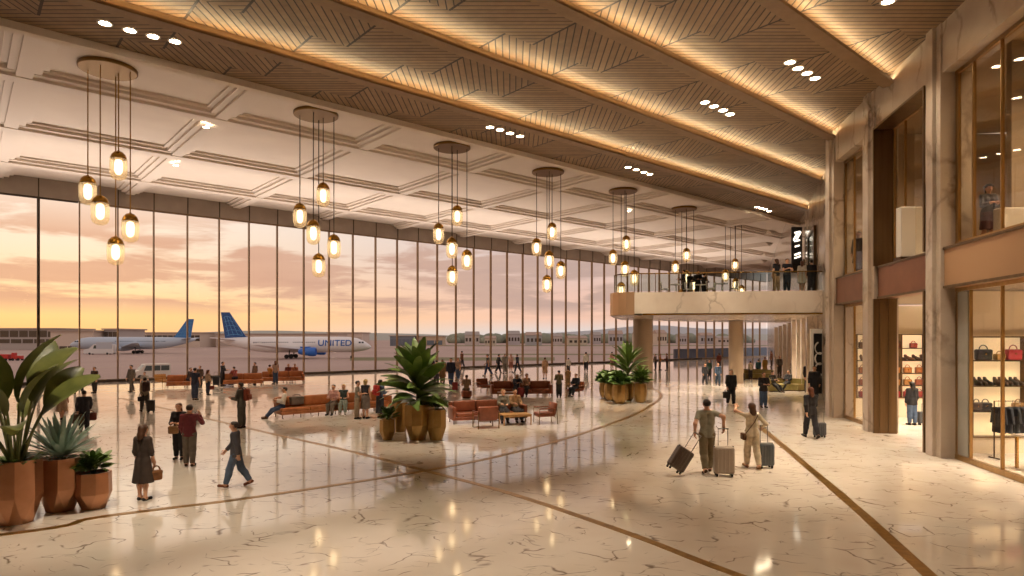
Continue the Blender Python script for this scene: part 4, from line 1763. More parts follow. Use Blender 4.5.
# recessed downlights
dl0 = None
DROWS = [([(105, 23), (130, 30), (153, 36), (175, 41)], 'row above the nearest pendant'), ([(490, 127), (500, 129.5), (510, 133), (520, 136)], 'row above the third pendant'),
         ([(628, 167), (636, 169.5), (644, 172), (650, 174)], 'row above the fifth pendant'), ([(705, 102), (714, 106), (723, 110), (730, 114)], 'row between the middle beams'),
         ([(790, 62), (798, 68), (807, 73), (815, 78)], 'row near the marble wall'), ([(757, 207), (761, 208), (765, 209), (769, 211)], 'farthest row near the gallery')]


def downlight(x, y, z, label, power, grp):
    global dl0
    if dl0 is None:
        dl0 = thing('recessed_downlight', label, 'downlight', (0, 0, 0), 0, grp)
        m = MB()
        m.lathe([(.20, 0), (.20, -.02), (.15, -.02), (.15, 0)], 20, cap=False)
        m.build('trim_ring', WHITE, dl0)
        m = MB()
        m.lathe([(0, -.012), (.15, -.012), (.15, -.002), (0, -.002)], 20, cap=False)
        m.build('lens', DLITE, dl0)
        o = dl0
    else:
        o = copy_tree(dl0, label=label, group=grp)
    o.location = (x, y, z)
    return o


def spot(x, y, z, power, size=70, blend=.8, col=(1, .83, .62), tgt=None):  # serves the real downlights and the added fill spots
    L = bpy.data.lights.new('downlight_fill_beam', 'SPOT')
    L.energy = power
    L.spot_size = math.radians(size)
    L.spot_blend = blend
    L.color = col
    L.shadow_soft_size = .12
    o = bpy.data.objects.new('downlight_fill_beam', L)
    COL.objects.link(o)
    o.location = (x, y, z)
    if tgt:
        o.rotation_euler = (Vector(tgt) - Vector((x, y, z))).to_track_quat('-Z', 'Y').to_euler()
    return o


for row, rn in DROWS:
    for k, (u, v) in enumerate(row):
        y = F * (Z_WOOD - H) / (VH - v)
        x = (u - 512) / F * y
        downlight(x, y, Z_WOOD - .001, '%s recessed downlight from the left in the %s' % (ORD[k], rn), 1, 'recessed downlights in the wood ceiling')
    xs = [((u - 512) / F * F * (Z_WOOD - H) / (VH - v), F * (Z_WOOD - H) / (VH - v)) for u, v in row]
    cx, cy = sum(a for a, b in xs) / 4, sum(b for a, b in xs) / 4
    spot(cx, cy, Z_WOOD - .1, 1500, 62)
y = F * (Z_WOOD - H) / (VH - 1)
downlight((888 - 512) / F * y, y, Z_WOOD - .001, 'single recessed downlight close to the marble wall, uppermost of all', 1, 'recessed downlights in the wood ceiling')
spot((888 - 512) / F * y - .2, y, Z_WOOD - .1, 2500, 62)
for (u, v, lb) in ((206, 127, 'small downlight on the first coffer crossing, right of the nearest pendant'), (176, 165, 'small downlight on the second coffer crossing, nearer the windows'), (629, 211, 'small downlight on the coffer crossing by the fifth pendant')):
    z = Z_WHITE - .525
    y = F * (z - H) / (VH - v)
    o = downlight((u - 512) / F * y, y, z, lb, 1, 'downlights on the coffer crossings')
    spot((u - 512) / F * y, y, z - .1, 1500, 80)
# unseen spots without fittings, added to light the foreground floor
for (x, y, pw, sz) in ((-6, 9.5, 4200, 60), (-1.5, 10.5, 6000, 46), (4.5, 8.0, 3000, 60), (8.0, 14.0, 2000, 60), (5.4, 16.2, 5200, 42), (-9, 15.5, 3000, 60), (3.5, 3, 3000, 70), (-3, 3, 3000, 70), (9.5, 20, 2000, 50)):
    spot(x, y, Z_WOOD - .48, pw * .27, sz)

# added spots without fittings, brightening the marble wall
for (x, y) in ((9.9, 14.2), (10.6, 18.3), (11.3, 21.6), (11.9, 24.6), (12.6, 28.0)):
    spot(x, y, Z_WOOD - .05, 420, 75, .9, tgt=(wallA(y) + .1, y, 3.5))

# added spots without fittings, lifting the planters, sofas and bench
for (x, y, tx, ty, e) in ((-2.0, 18.0, -3.0, 21.3, 2600), (5.2, 30.0, 6.2, 33.3, 3200), (-6.8, 8.6, -8.6, 12.0, 2200), (-1.5, 21.5, -.2, 25.6, 2200), (-8.5, 22.5, -8.0, 27.5, 2600)):
    spot(x, y, Z_WOOD - .48, e, 44, .9, tgt=(tx, ty, 1.0))
for (x, y, tx, ty) in ((9.5, 29.5, 9.5, 36.2), (13.5, 29.0, 14.0, 35.6)):  # added fill spots to brighten the gallery front
    spot(x, y, Z_WOOD - .48, 1300, 50, .9, tgt=(tx, ty, 5.6))
# ================================================================== WHO STANDS WHERE
JN = ('jeans', '3f506a')
G1, G2, G3, G4, G5, G6 = ('travellers on the open floor at left', 'travellers by the far windows', 'people around the sofas', 'travellers on the right concourse', 'people under the gallery', 'people up on the gallery')
# --- left foreground
a = person(143, 500, 73, -8, 'stand', ('longdress', '453730'), ('none', ''), ('vlong', 'brown'), 'woman in dark brown knee-length dress with long brown hair, seen from behind', 1, shoes='1c1614', group=G1, h=1.56)
handbag(tuple(a['rh'] + Vector((.03, 0, .02))), .9, '8a5a34', 'tan brown handbag hanging from the hand of the woman in the dark dress', .24, .22, .1, .1)
person(236, 486.5, 62, 100, 'walk', ('jacket', '54525a'), ('jeans', '5c6f8a'), ('short', 'dark'), 'man in grey blazer, blue jeans and brown shoes walking to the left', 0, shoes='7a4426', group=G1, h=1.50)
b = person(189.5, 466, 61, 10, 'phone', ('shirt', '7a3038'), ('trousers', '6f6358'), ('short', 'dark'), 'man in burgundy sweater and grey trousers with a hand raised to his ear', 0, shoes='4a3022', group=G1)
a = person(179, 459, 55, 190, 'hold', ('shirt', '241e20'), ('trousers', '221e22'), ('long', 'auburn'), 'woman with long auburn hair in black facing the man in burgundy', 1, group=G1, h=1.56)
c = a['rh'].lerp(a['lh'], .5)
handbag((c.x, c.y - .04, c.z + .02), .3, '9a7048', 'patterned brown handbag held before the auburn-haired woman', .26, .22, .12, .08)
a = person(84, 432, 42, 35, 'walk', ('jacket', '383640'), ('trousers', '30303a'), ('short', 'dark'), 'man in dark suit carrying two brown bags past the tall potted plant', 0, group=G1)
handbag(tuple(a['rh'] + Vector((0, 0, .02))), .5, '7a3a2c', 'reddish travel bag in the right hand of the dark-suited man', .42, .28, .2, .1, name='travel_bag')
handbag(tuple(a['lh'] + Vector((0, 0, .12))), .5, '5a4a3c', 'brown travel bag at the left side of the dark-suited man', .40, .32, .2, .1, name='travel_bag')
person(62, 420, 37, 15, 'step', ('longdress', 'c4a68c'), ('none', ''), ('long', 'brown'), 'woman in beige dress walking away beside the big potted plant', 1, group=G1)
person(78.5, 394, 28, 60, 'walk', ('jacket', '44404a'), ('trousers', '2c2c36'), ('short', 'dark'), 'man in charcoal suit striding near the windows at far left', 0, group=G2)
person(94.5, 393, 26, 170, 'stand', ('shirt', '4a3c3a'), ('trousers', '3a3430'), ('short', 'brown'), 'man in dark brown clothes standing near the windows at far left', 0, group=G2)
person(55, 390, 25, 30, 'step', ('shirt', '4a5468'), ('trousers', '30343e'), ('short', 'dark'), 'man in slate shirt partly behind the big plant leaves', 0, group=G2)
person(65, 395, 22, 0, 'stand', ('tee', 'c9a998'), ('trousers', '6a3a34'), ('bob', 'brown'), 'woman in pale pink top and wine trousers partly behind the plant', 1, group=G2)
person(131.5, 392, 27, 160, 'step', ('jacket', '6f665f'), ('trousers', '5c544e'), ('short', 'dark'), 'man in grey suit facing the hall in front of the white van', 0, group=G2)
a = person(145, 412, 35, 45, 'walk', ('shirt', 'b59f88'), ('trousers', '4c4642'), ('bun', 'dark'), 'woman in beige top wearing a dark backpack and pulling a small case', 1, group=G1)
backpack(a, '4a2f2a', 'dark maroon backpack on the woman in beige near the windows')
suitcase((a['o'].x + .35, a['o'].y - .15), .4, '3a3434', 'small dark cabin case pulled by the woman with the maroon backpack', .5, .34, .22, .4)
handbag((a['lh'].x, a['lh'].y, a['lh'].z + .25), .3, '2a2426', 'black shoulder bag on the woman with the maroon backpack', .3, .22, .12, .2)
person(144.5, 396, 24, 200, 'stand', ('tee', 'b5a89c'), ('trousers', '6a625c'), ('short', 'brown'), 'person in pale top standing behind the woman with the maroon backpack', 0, group=G2)
a = person(241.5, 428, 45, 88, 'hold', ('jacket', '5d5a52'), ('trousers', '55524a'), ('short', 'dark'), 'man in olive grey suit with brown backpack, side view', 0, group=G1)
backpack(a, '8a3e24', 'rust brown backpack on the man in the olive grey suit')
person(195, 400, 32, 0, 'stand', ('tee', '262c40'), ('jeans', '35425c'), ('short', 'dark'), 'man in navy shirt and jeans standing before the far tan sofa', 0, group=G2)
a = person(208, 395, 25, -30, 'stand', ('shirt', 'a5866a'), ('trousers', '2e3444'), ('long', 'auburn'), 'woman in sandy jacket beside the man in navy', 1, group=G2)
handbag(tuple(a['rh'] + Vector((0, 0, .02))), .4, '7a3428', 'red brown handbag in the hand of the woman in the sandy jacket', .3, .24, .12, .12)
person(200, 388, 22, 180, 'stand', ('shirt', '5a4438'), ('trousers', '4a4038'), ('short', 'dark'), 'man in brown standing behind the navy-shirted man', 0, group=G2)
person(222.5, 386, 24, -90, 'hold', ('shirt', '2a2a36'), ('trousers', '262630'), ('short', 'dark'), 'man in black standing beside seated travellers, far windows', 0, group=G2)
x, y = gp(186, 387.5)
person(0, 0, 0, -100, 'sitfwd', ('shirt', '4a3c3c'), ('trousers', '3a3844'), ('short', 'dark'), 'seated person in dark clothes at the end of the far tan sofa', 0, group=G2, xy=(x, y + .35))
x, y = gp(233, 386)
a = person(0, 0, 0, 60, 'sitfwd', ('shirt', '9a4a44'), ('trousers', '3a3844'), ('short', 'dark'), 'seated person in red top on the middle far sofa', 0, group=G2, xy=(x, y + .4))
suitcase((gp(216, 386)[0], gp(216, 386)[1]), .3, '24242c', 'black upright case beside the black-clad man at the far windows', .62, .42, .28, .3)
a = person(275.5, 384, 23, 20, 'stand', ('tee', 'a78878'), ('jeans', '3a4a66'), ('long', 'auburn'), 'woman in dusty pink top standing before the far right window sofa', 1, group=G2)
x, y = gp(268.5, 383)
person(0, 0, 0, -20, 'sit', ('shirt', 'c4843a'), ('trousers', '8a5c38'), ('short', 'dark'), 'seated person in mustard yellow beside the woman in dusty pink', 1, group=G2, xy=(x, y + .3))
for (u, c1, lb, fc) in ((285, '7a3a30', 'seated person in maroon on the far right window sofa', 200), (291.5, 'b06a48', 'seated person in orange brown at the end of the far right window sofa', 190)):
    x, y = gp(u, 382)
    person(0, 0, 0, fc, 'sit', ('shirt', c1), ('trousers', '4a3c38'), ('short', 'dark'), lb, 0, group=G2, xy=(x, y + .75))
person(255, 384.5, 22, 150, 'stand', ('shirt', '7a5a48'), ('trousers', '5a4638'), ('short', 'brown'), 'person in brown standing between the far window sofas', 0, group=G2)

# --- long bench
x, y = along(.14, .36)
person(0, 0, 0, 108, 'lounge', ('shirt', 'd8cfc4'), ('jeans', '3c4c6c'), ('short', 'dark'), 'man in white shirt and jeans seated at the left end of the long tan row', 0, 'm', '5a3c28', G3, xy=(x + .05, y), seat_h=.40)
handbag(tuple(along(.85, .42)) + (.98,), RB, '6f6258', 'grey brown tote lying on the tan sofa beside the man in white', .55, .36, .3, .1, name='tote_bag')
x, y = along(2.35, .1)
person(0, 0, 0, 175, 'sit', ('shirt', 'c8968a'), ('trousers', '7a6a5c'), ('short', 'dark'), 'person in pink shirt seated mid row on the tan sofas', 1, 'm', '241a16', G3, xy=(x, y + .15), seat_h=.40)
x, y = along(2.85, .1)
person(0, 0, 0, 190, 'sit', ('vest', '3a4644'), ('trousers', '9aa092'), ('bob', 'blonde'), 'fair-haired person in dark vest and pale trousers seated on the tan sofas', 1, 'l', 'c0b8a8', G3, xy=(x, y + .1), seat_h=.40)
person(357, 419, 38, -80, 'hold', ('tee', '8f8474'), ('trousers', 'a08a72'), ('short', 'dark'), 'standing person in taupe shirt and beige trousers by the long row', 0, group=G3)
person(365.5, 418.5, 39, -10, 'stand', ('vest', '35323a'), ('skirt', '8a7c74'), ('bob', 'blonde'), 'blonde woman in black top and grey skirt standing by the long row', 1, group=G3)
a = person(380, 418, 38, -35, 'hold', ('shirt', '5a6a86'), ('longskirt', '35343c'), ('bob', 'dark'), 'woman in dark long skirt wearing a red backpack beside the small shrub', 1, group=G3)
backpack(a, 'b0302c', 'bright red backpack on the woman by the small golden planter')

# --- behind the tall plant
a = person(436.5, 384, 24, 10, 'step', ('jacket', 'b4682c'), ('trousers', '5a5460'), ('short', 'dark'), 'man in orange jacket walking away right of the tall plant', 0, group=G2)
person(442.5, 384.5, 25, 180, 'stand', ('coat', '8a6844'), ('trousers', '7a6248'), ('short', 'dark'), 'man in camel coat beside the man in orange', 0, group=G2)
a = person(451, 386, 28, 175, 'step', ('jacket', '232a44'), ('jeans', '3a5078'), ('short', 'dark'), 'man in navy jacket and jeans walking towards the camera with red case', 0, group=G2)
suitcase((gp(455, 391)[0], gp(455, 391)[1]), .1, '8a2a2c', 'red suitcase beside the man in the navy jacket', .5, .36, .24, .35)
person(458, 380, 22, 160, 'stand', ('tee', 'a08878'), ('jeans', '3f5474'), ('long', 'auburn'), 'woman in taupe top and jeans just behind the navy-jacketed man', 1, group=G2)
person(462, 368, 17, 60, 'step', ('shirt', '8a5a44'), ('trousers', '4a4650'), ('short', 'dark'), 'person in brown walking close to the glass above the navy-jacketed man', 0, group=G2)
person(432, 377, 19, 0, 'stand', ('shirt', '3a3a48'), ('trousers', '2c2c34'), ('short', 'dark'), 'person in dark clothes glimpsed left of the man in orange', 0, group=G2)
person(488, 376, 22, 75, 'walk', ('tee', '6a6864'), ('jeans', '36486a'), ('short', 'brown'), 'man in grey shirt and jeans walking alone along the glass', 0, group=G2)
person(498.5, 373, 19, -70, 'walk', ('shirt', '26262c'), ('trousers', '24242a'), ('short', 'black'), 'person in all black striding along the glass', 0, group=G2)
person(505, 373.5, 20, 20, 'stand', ('shirt', '8f8a84'), ('trousers', '77706a'), ('short', 'grey'), 'person in pale grey beside the one in black near the glass', 0, group=G2)
a = person(511, 372, 18, 190, 'stand', ('tee', 'd0aca4'), ('skirt', 'a06a60'), ('short', 'dark'), 'person in pale pink shirt between grey and navy figures', 1, group=G2)
person(517.5, 373, 19, 60, 'walk', ('shirt', '2a3048'), ('trousers', '262a36'), ('short', 'dark'), 'person in navy at the right of the group near the glass', 0, group=G2)
person(545, 378.5, 21, 10, 'stand', ('coat', 'c4a084'), ('skirt', 'b8947a'), ('bun', 'brown'), 'woman in beige coat standing alone facing the glass', 1, group=G2)
person(568.5, 373, 15, 0, 'stand', ('shirt', 'd4cdc6'), ('trousers', '4a4a54'), ('short', 'dark'), 'man in white jacket walking behind the beige seats', 0, group=G2)
person(586, 371.5, 19.5, -5, 'step', ('shirt', 'e0dcd8'), ('trousers', '35343c'), ('short', 'dark'), 'man in white shirt and dark trousers nearest the palm cluster', 0, group=G2)

# --- lounge
x, y = gp(465, 400)
person(0, 0, 0, 10, 'sit', ('tee', 'a08468'), ('trousers', '5a5048'), ('short', 'brown'), 'brown-haired person in beige seated with back towards the brown sofa', 0, 'm', group=G3, xy=(x, y + 1.2), seat_h=.40)
t_ = thing('stool', 'low leather stool under the person seated behind the brown sofa', 'stool', (x, y + 1.2, 0))
m = MB()
m.lathe([(.28, .08), (.31, .14), (.31, .36), (.28, .41), (0, .42)], 20)
m.build('seat', LEATHER_D, t_, smooth=True)
m = MB()
m.lathe([(.24, 0), (.24, .08)], 20)
m.build('plinth', BRONZE_D, t_)
sd = Vector((math.cos(.30), math.sin(.30)))
sn = Vector((-math.sin(.30), math.cos(.30)))
for k, (s_, c1, hr, lb) in enumerate(((.62, '8a8272', 'blonde', 'fair-haired person in grey seated on the brown sofa, left of a pair'), (1.12, 'b08a62', 'brown', 'person in tan shirt seated on the brown sofa, right of a pair'))):
    p_ = Vector((-.98, 26.0)) + sd * s_ + sn * (-.12)
    person(0, 0, 0, 180 + 17 + (6 if k else -8), 'sit', ('shirt', c1), ('trousers', '4c4a4e'), ('bob' if k == 0 else 'short', hr), lb, 1 - k, 'l', group=G3, xy=(p_.x, p_.y), seat_h=.40)
x, y = -1.0 + .62, 37.15
person(0, 0, 0, 200, 'sitfwd', ('jacket', '262c40'), ('trousers', '22242e'), ('short', 'dark'), 'man in navy suit seated forward on the farther sofa', 0, 'm', group=G3, xy=(.25, 37.3), seat_h=.40)
person(0, 0, 0, 165, 'sit', ('tee', 'b08a70'), ('trousers', '3a3640'), ('bob', 'auburn'), 'woman in beige top seated beside the navy-suited man', 1, group=G3, xy=(.85, 37.45), seat_h=.40)
suitcase((.50, 36.35), .2, '8a2430', 'crimson case standing at the knees of the navy-suited man', .52, .36, .24, .3)
person(559, 397.5, 27, 0, 'cross', ('shirt', '6f6248'), ('trousers', '2e2a28'), ('short', 'dark'), 'man in khaki jacket standing left of the end armchair', 0, group=G3)
person(568, 389, 20, 0, 'stand', ('tee', 'c09a72'), ('trousers', 'b09470'), ('short', 'brown'), 'person in sand colours standing behind the end armchair', 1, group=G3)
person(0, 0, 0, 140, 'sit', ('shirt', '24262e'), ('trousers', '222228'), ('short', 'dark'), 'man in black seated in the armchair right of the farther sofa', 0, group=G3, xy=(3.74, 37.5), seat_h=.40)
# --- column cluster
person(612, 368, 16, 0, 'stand', ('tee', 'd4a69a'), ('trousers', 'b08c80'), ('short', 'dark'), 'person in pale pink top just left of the palm cluster', 1, group=G2)
for (u, v, hp, f, c1, c2, hr, lb, fm) in ((651, 371, 17, 20, 'd2cac4', '4a5468', 'dark', 'person in white top right of the round column', 1), (655.5, 370, 16, 100, '6a5648', '3a3a44', 'dark', 'person in brown between white and orange tops beyond the column', 0),
                                  (660, 370, 16, -100, 'b0703a', '5a4a3c', 'auburn', 'person in orange top beyond the round column', 1), (667, 370.5, 17, 80, '6a4434', '2e2a30', 'dark', 'person in dark brown at the right of the group beyond the column', 0)):
    person(u, v, hp, f, 'hold', ('shirt', c1), ('trousers', c2), ('short', hr), lb, fm, group=G2)

# --- the couple with the cases
cx_, cy_ = gp(725.5, 477)
man = person(707, 472.5, 73, -6, dict(L=(-12, 16, 18), R=(12, 4, 0), aL=(-14, 12, 10), aR=(20, 30, 30), lean=1), ('tee', 'a8a490'), ('trousers', '86765a'), ('short', 'dark'),
             'man in sage green shirt and khaki trousers holding two suitcases, seen from behind', 0, 'l', '5a3c28', G4, ik={'R': (cx_ + .05, cy_ + .28, 1.10), 'L': (gp(695, 472)[0] - .02, gp(695, 472)[1] - .05, .93)})
suitcase((cx_, cy_ + .12), PI - .12, 'b4a698', 'upright champagne beige suitcase at the right hand of the man in sage', .66, .48, .30, .42)
tx, ty = gp(676.5, 477)
s_ = suitcase((tx, ty + .1), 0, '5c4c42', 'brown suitcase tilted on its wheels behind the man in sage', .56, .42, .28, .45)
s_.rotation_euler = (0, .58, .12)
s_.location = (tx - .06, ty + .1, .135)
gx, gy = gp(763.5, 468)
wo = person(752, 468.5, 65, 4, dict(L=(10, 4, 0), R=(-10, 12, 14), aL=(-10, 40, 60), aR=(4, 14, 24), lean=1), ('shirt', 'e6d6ba'), ('trousers', 'dccbae'), ('vlong', 'brown'),
            'woman in cream outfit with long brown hair and raised left hand, from behind', 1, 'l', 'a07850', G4, ik={'L': (gp(738, 468)[0] + .03, gp(738, 468)[1] + .25, 1.60), 'R': (gx - .0, gy + .16, 1.02)})
suitcase((gx + .06, gy + .02), PI + .05, '5e6468', 'slate grey suitcase at the right of the woman in cream', .58, .40, .26, .44)
# crossbody bag of the woman
hb = wo['hipL']
t_ = thing('crossbody_bag', 'brown crossbody bag on a strap across the woman in cream', 'bag', (hb.x - .06, hb.y, hb.z - .10))
m = MB()
m.rbox((0, 0, .02), (.09, .24, .18), .03, seg=2)
m.build('bag_body', cloth('6a4228'), t_, smooth=True)
m = MB()
o_ = Vector((hb.x - .06, hb.y, hb.z - .10))
bk = wo['rot'] @ Vector((0, -.135, 0))
sR, ch = wo['shR'], wo['chest']
pts = [Vector((hb.x - .03, hb.y - .08, hb.z)), Vector((hb.x + .06, hb.y, hb.z + .16)) + bk, ch + bk * 1.15, sR.lerp(ch, .3) + bk * .8 + Vector((0, 0, .06)), sR.lerp(ch, .35) + Vector((0, 0, .13)), ch + Vector((.02, .17, .04)), Vector((hb.x + .02, hb.y + .1, hb.z + .05))]
m.tube([p - o_ for p in pts], .012, 5)
m.build('strap', cloth('5a3820'), t_, smooth=True)

# --- right concourse
a = person(731, 405.5, 36, 178, 'step', ('shirt', '1e1c20'), ('trousers', '222026'), ('short', 'dark'), 'man in black sweater walking towards the camera with a dark bag', 0, 'l', 'c8c0b8', G4)
handbag(tuple(a['rh'] + Vector((-.05, 0, .03))), .3, '201c1e', 'black holdall carried by the man in the black sweater', .36, .34, .18, .1, name='holdall')
person(763.5, 407.5, 35, 182, 'hold', ('jacket', '26242a'), ('jeans', '4a6288'), ('short', 'brown'), 'man in black jacket and blue jeans walking towards the camera', 0, group=G4)
person(705, 384.5, 21, 185, 'step', ('jacket', '2a2a32'), ('trousers', '3a3a44'), ('short', 'brown'), 'man in dark jacket at the left of a far pair on the concourse', 0, group=G4)
person(718, 385, 22, 175, 'step', ('shirt', '3a5270'), ('trousers', '33465e'), ('short', 'brown'), 'man in blue at the right of a far pair on the concourse', 0, group=G4)
person(709.5, 378, 18, 170, 'stand', ('shirt', '3f6260'), ('trousers', '3a3c44'), ('short', 'dark'), 'person in teal top behind the far pair', 1, group=G4)
person(719, 370, 17, 0, 'stand', ('shirt', '8a4a3c'), ('trousers', '4a3c3c'), ('bob', 'dark'), 'person in brick red far back near the end windows', 1, group=G4)
wb_ = person(811, 438, 50, 0, 'walk', ('jacket', '1f1c20'), ('trousers', '25222a'), ('vlong', 'auburn'), 'woman all in black with auburn hair pulling a small case', 1, group=G4, h=1.74)
sx_, sy_ = gp(820.5, 438)
s_ = suitcase((sx_ + .02, sy_ + .1), .2, '3e4046', 'small charcoal case behind the woman in black', .44, .40, .24, .38)
wv = person(912, 423.5, 43, 2, 'stand', ('jacket', '1e1a1e'), ('jeans', '4a5c78'), ('vlong', 'black'), 'woman in black jacket and jeans entering the lit shop', 1, group=G4, y=25.0)
suitcase(((919.5 - 512) / F * 25.2, 25.0), -.1, '4a4a4c', 'grey cabin case beside the woman entering the shop', .46, .36, .22, .3)

# --- under the gallery
for (u, v, hp, f, ps, c1, c2, hk, hc, lb, fm) in (
        (750.5, 379, 18, 0, 'stand', 'c8bca8', '2e2c30', 'bun', 'dark', 'person in cream top and dark trousers by the olive benches', 1),
        (758.5, 377.5, 18, 0, 'stand', '2f5a66', '2c3038', 'short', 'dark', 'person in teal jacket under the gallery', 0),
        (765, 376, 19, 10, 'stand', 'c49848', 'b08840', 'short', 'auburn', 'person in mustard coat under the gallery', 1),
        (771.5, 367, 16, 90, 'stand', '8a5a40', '4a3a34', 'short', 'dark', 'person in brown near the dark end windows', 0),
        (779.5, 375, 19, 180, 'stand', '7a7068', '5a5450', 'short', 'dark', 'person in grey standing before the pale fins', 0),
        (792.5, 381, 21, 190, 'hold', '6a5c54', '4a4240', 'short', 'dark', 'person in taupe, hands together, in front of the pale fins', 0),
        (808.5, 394.5, 33, 180, 'stand', '26262c', '2a2a30', 'short', 'dark', 'man in black suit facing the hall near the white-framed sign', 0),
        (814.5, 402, 36, 150, 'step', '2a2c32', '26262c', 'short', 'brown', 'man in dark suit beside the white-framed sign', 0)):
    person(u, v, hp, f, ps, ('jacket' if 'suit' in lb else ('coat' if 'coat' in lb else 'shirt'), c1), ('trousers', c2), (hk, hc), lb, fm, group=G5)
px, py = gp(787, 391)
py -= .6
a_ = .25
for (dx, dy, f, c1, lb, fm) in ((-.95, .42, 200, '46423e', 'person in grey lounging at the left of the near olive bench', 0), (.45, .92, 120, '1f1e24', 'person in black lounging with legs out on the near olive bench', 0)):
    person(0, 0, 0, f, 'lounge', ('shirt', c1), ('trousers', '24242a'), ('short', 'dark'), lb, fm, group=G5, xy=(px + dx * math.cos(a_) - dy * math.sin(a_), py + dx * math.sin(a_) + dy * math.cos(a_)), seat_h=.40)
px, py = gp(752, 379)
py -= .6
person(0, 0, 0, 190, 'sit', ('shirt', '2c2a30'), ('trousers', '2a282e'), ('short', 'dark'), 'person in black seated at the left of the farther olive bench', 0, group=G5, xy=(px - 1.02, py + .62), seat_h=.40)

# --- on the gallery
for (u, hp, f, ps, tp, bt, hr, lb, fm) in (
        (776.5, 33, 20, 'stand', ('tee', '1e1c22'), ('trousers', 'b08a68'), ('long', 'brown'), 'woman in black top and tan trousers at the gallery rail', 1),
        (787, 33, 180, 'cross', ('tee', '22222c'), ('trousers', '2a2e3a'), ('short', 'dark'), 'man in dark shirt with folded arms at the gallery rail', 0),
        (802, 31, -20, 'stand', ('dress', 'c8bcac'), ('none', ''), ('long', 'auburn'), 'woman in cream dress and auburn hair at the gallery rail', 1),
        (811.5, 32, 0, 'stand', ('jacket', '201e24'), ('trousers', '24222a'), ('short', 'dark'), 'man in black suit at the right end of the gallery rail', 0)):
    person(u, 0, hp, f, ps, tp, bt, hr, lb, fm, group=G6, y=36.3, z0=ZB1)
for (u, y_, f, c1, lb) in ((684, 41.0, 90, '3a3238', 'person in dark plum by the white gallery tables, leftmost'), (690, 42.5, 200, '3e3a40', 'person in charcoal by the white gallery tables, second'),
                        (698, 41.5, 180, '2c2a30', 'tallest person in black by the white gallery tables'), (704, 43.0, -60, '4a3c38', 'person in brown by the white gallery tables, rightmost')):
    person(u, 0, 0, f, 'hold', ('shirt', c1), ('trousers', '2a282c'), ('short', 'dark'), lb, 0, group=G6, y=y_, z0=ZB1, h=1.75)
# tables and chairs up there
def cafe_table(x, y, z, label):
    t = thing('cafe_table', label, 'table', (x, y, z), 0, 'white cafe tables on the gallery')
    m = MB()
    m.lathe([(.36, .72), (.37, .74), (.36, .76), (0, .76)], 20)
    m.build('tabletop', WHITE, t)
    m = MB()
    m.lathe([(.24, 0), (.23, .03), (.04, .05), (.035, .72)], 14)
    m.build('pedestal', WHITE, t, smooth=True)
def cafe_chair(x, y, z, rz, label):
    t = thing('cafe_chair', label, 'chair', (x, y, z), rz, 'white cafe chairs on the gallery')
    m = MB()
    m.rbox((0, 0, .45), (.44, .44, .05), .02, seg=2)
    m.build('seat', WHITE, t)
    m = MB()
    m.rbox((0, .21, .70), (.42, .04, .40), .02, seg=2, tilt=-.12)
    m.build('backrest', WHITE, t)
    for sx in (-.18, .18):
        for sy in (-.18, .18):
            m = MB()
            m.tube([(sx * 1.1, sy * 1.1, 0), (sx, sy, .44)], .015, 6)
            m.build('leg', BRASS_D, t)
for k, (u, y_) in enumerate(((676, 40), (700, 40.2), (722, 39.4))):
    X_ = (u - 512) / F * y_
    cafe_table(X_, y_, ZB1, 'white round cafe table on the gallery, %s from the nose' % ORD[k])
    cafe_chair(X_ - .75, y_ - .1, ZB1, 1.5, 'white cafe chair left of the %s gallery table' % ORD[k])
    cafe_chair(X_ + .75, y_ + .1, ZB1, -1.5, 'white cafe chair right of the %s gallery table' % ORD[k])

# --- upper shop floor
person(988, 245, 57, 170, 'hold', ('jacket', '2e2624'), ('skirt', '5a2a28'), ('bob', 'dark'), 'woman in dark cap and maroon skirt behind the upper shop glass', 1, group='figures behind the upper glass', y=17.5, z0=Z_F1, hat='241c1a', h=1.6, shoes='1a1614')
person(859, 0, 0, 120, 'stand', ('coat', '241f20'), ('trousers', '241f20'), ('short', 'black'), 'dark silhouetted figure behind the far upper glass', 0, 'd', group='figures behind the upper glass', y=26.6, z0=Z_F1, h=1.85)

# ================================================================== SHOP CONTENTS
def shelving(name, label, x0, x1, y, zs, ztop, ndiv, zb=0.0, depth=.26):
    """shelves stand before a cross wall, open towards -y"""
    t = thing(name, label, 'shelves', (x0, y, 0))
    w = x1 - x0
    m = MB()
    m.box(0, w, depth - .03, depth, zs[0], ztop)
    m.build('back_panel', SHELFBACK, t)
    for z in list(zs) + [ztop]:
        m = MB()
        m.box(0, w, 0, depth - .03, z - .04, z)
        m.build('shelf', BRONZE, t)
    for k in range(ndiv + 1):
        x = w * k / ndiv
        m = MB()
        m.box(x - .03, x + .03, -.012, depth - .034, zs[0], ztop)
        m.build('upright', BRONZE, t)
    m = MB()
    m.box(0, w, .03, depth, 0, zs[0] - .04)
    m.build('base_cabinet', SHOPWALL, t)
    return t


def make_bag(w, h_, d, col, label, grp):
    t = thing('display_handbag', label, 'handbag', (0, 0, 0), 0, grp)
    m = MB()
    m.rbox((0, 0, h_ * .36), (w, d, h_ * .72), .04, seg=2)
    m.rbox((0, -.01, h_ * .52), (w * .98, d, h_ * .36), .03, seg=2)
    m.build('bag_body', M('bag_' + col, col, .4), t, smooth=True)
    m = MB()
    m.tube([(w * .28 * math.cos(a), 0, h_ * .70 + h_ * .3 * math.sin(a)) for a in [PI * k / 8 for k in range(9)]], .014, 6)
    m.build('handle', M('bag_' + col), t, smooth=True)
    m = MB()
    m.rbox((0, -d / 2 - .012, h_ * .42), (.05, .02, .04), .006, seg=1)
    m.build('clasp', BRASS, t)
    return t


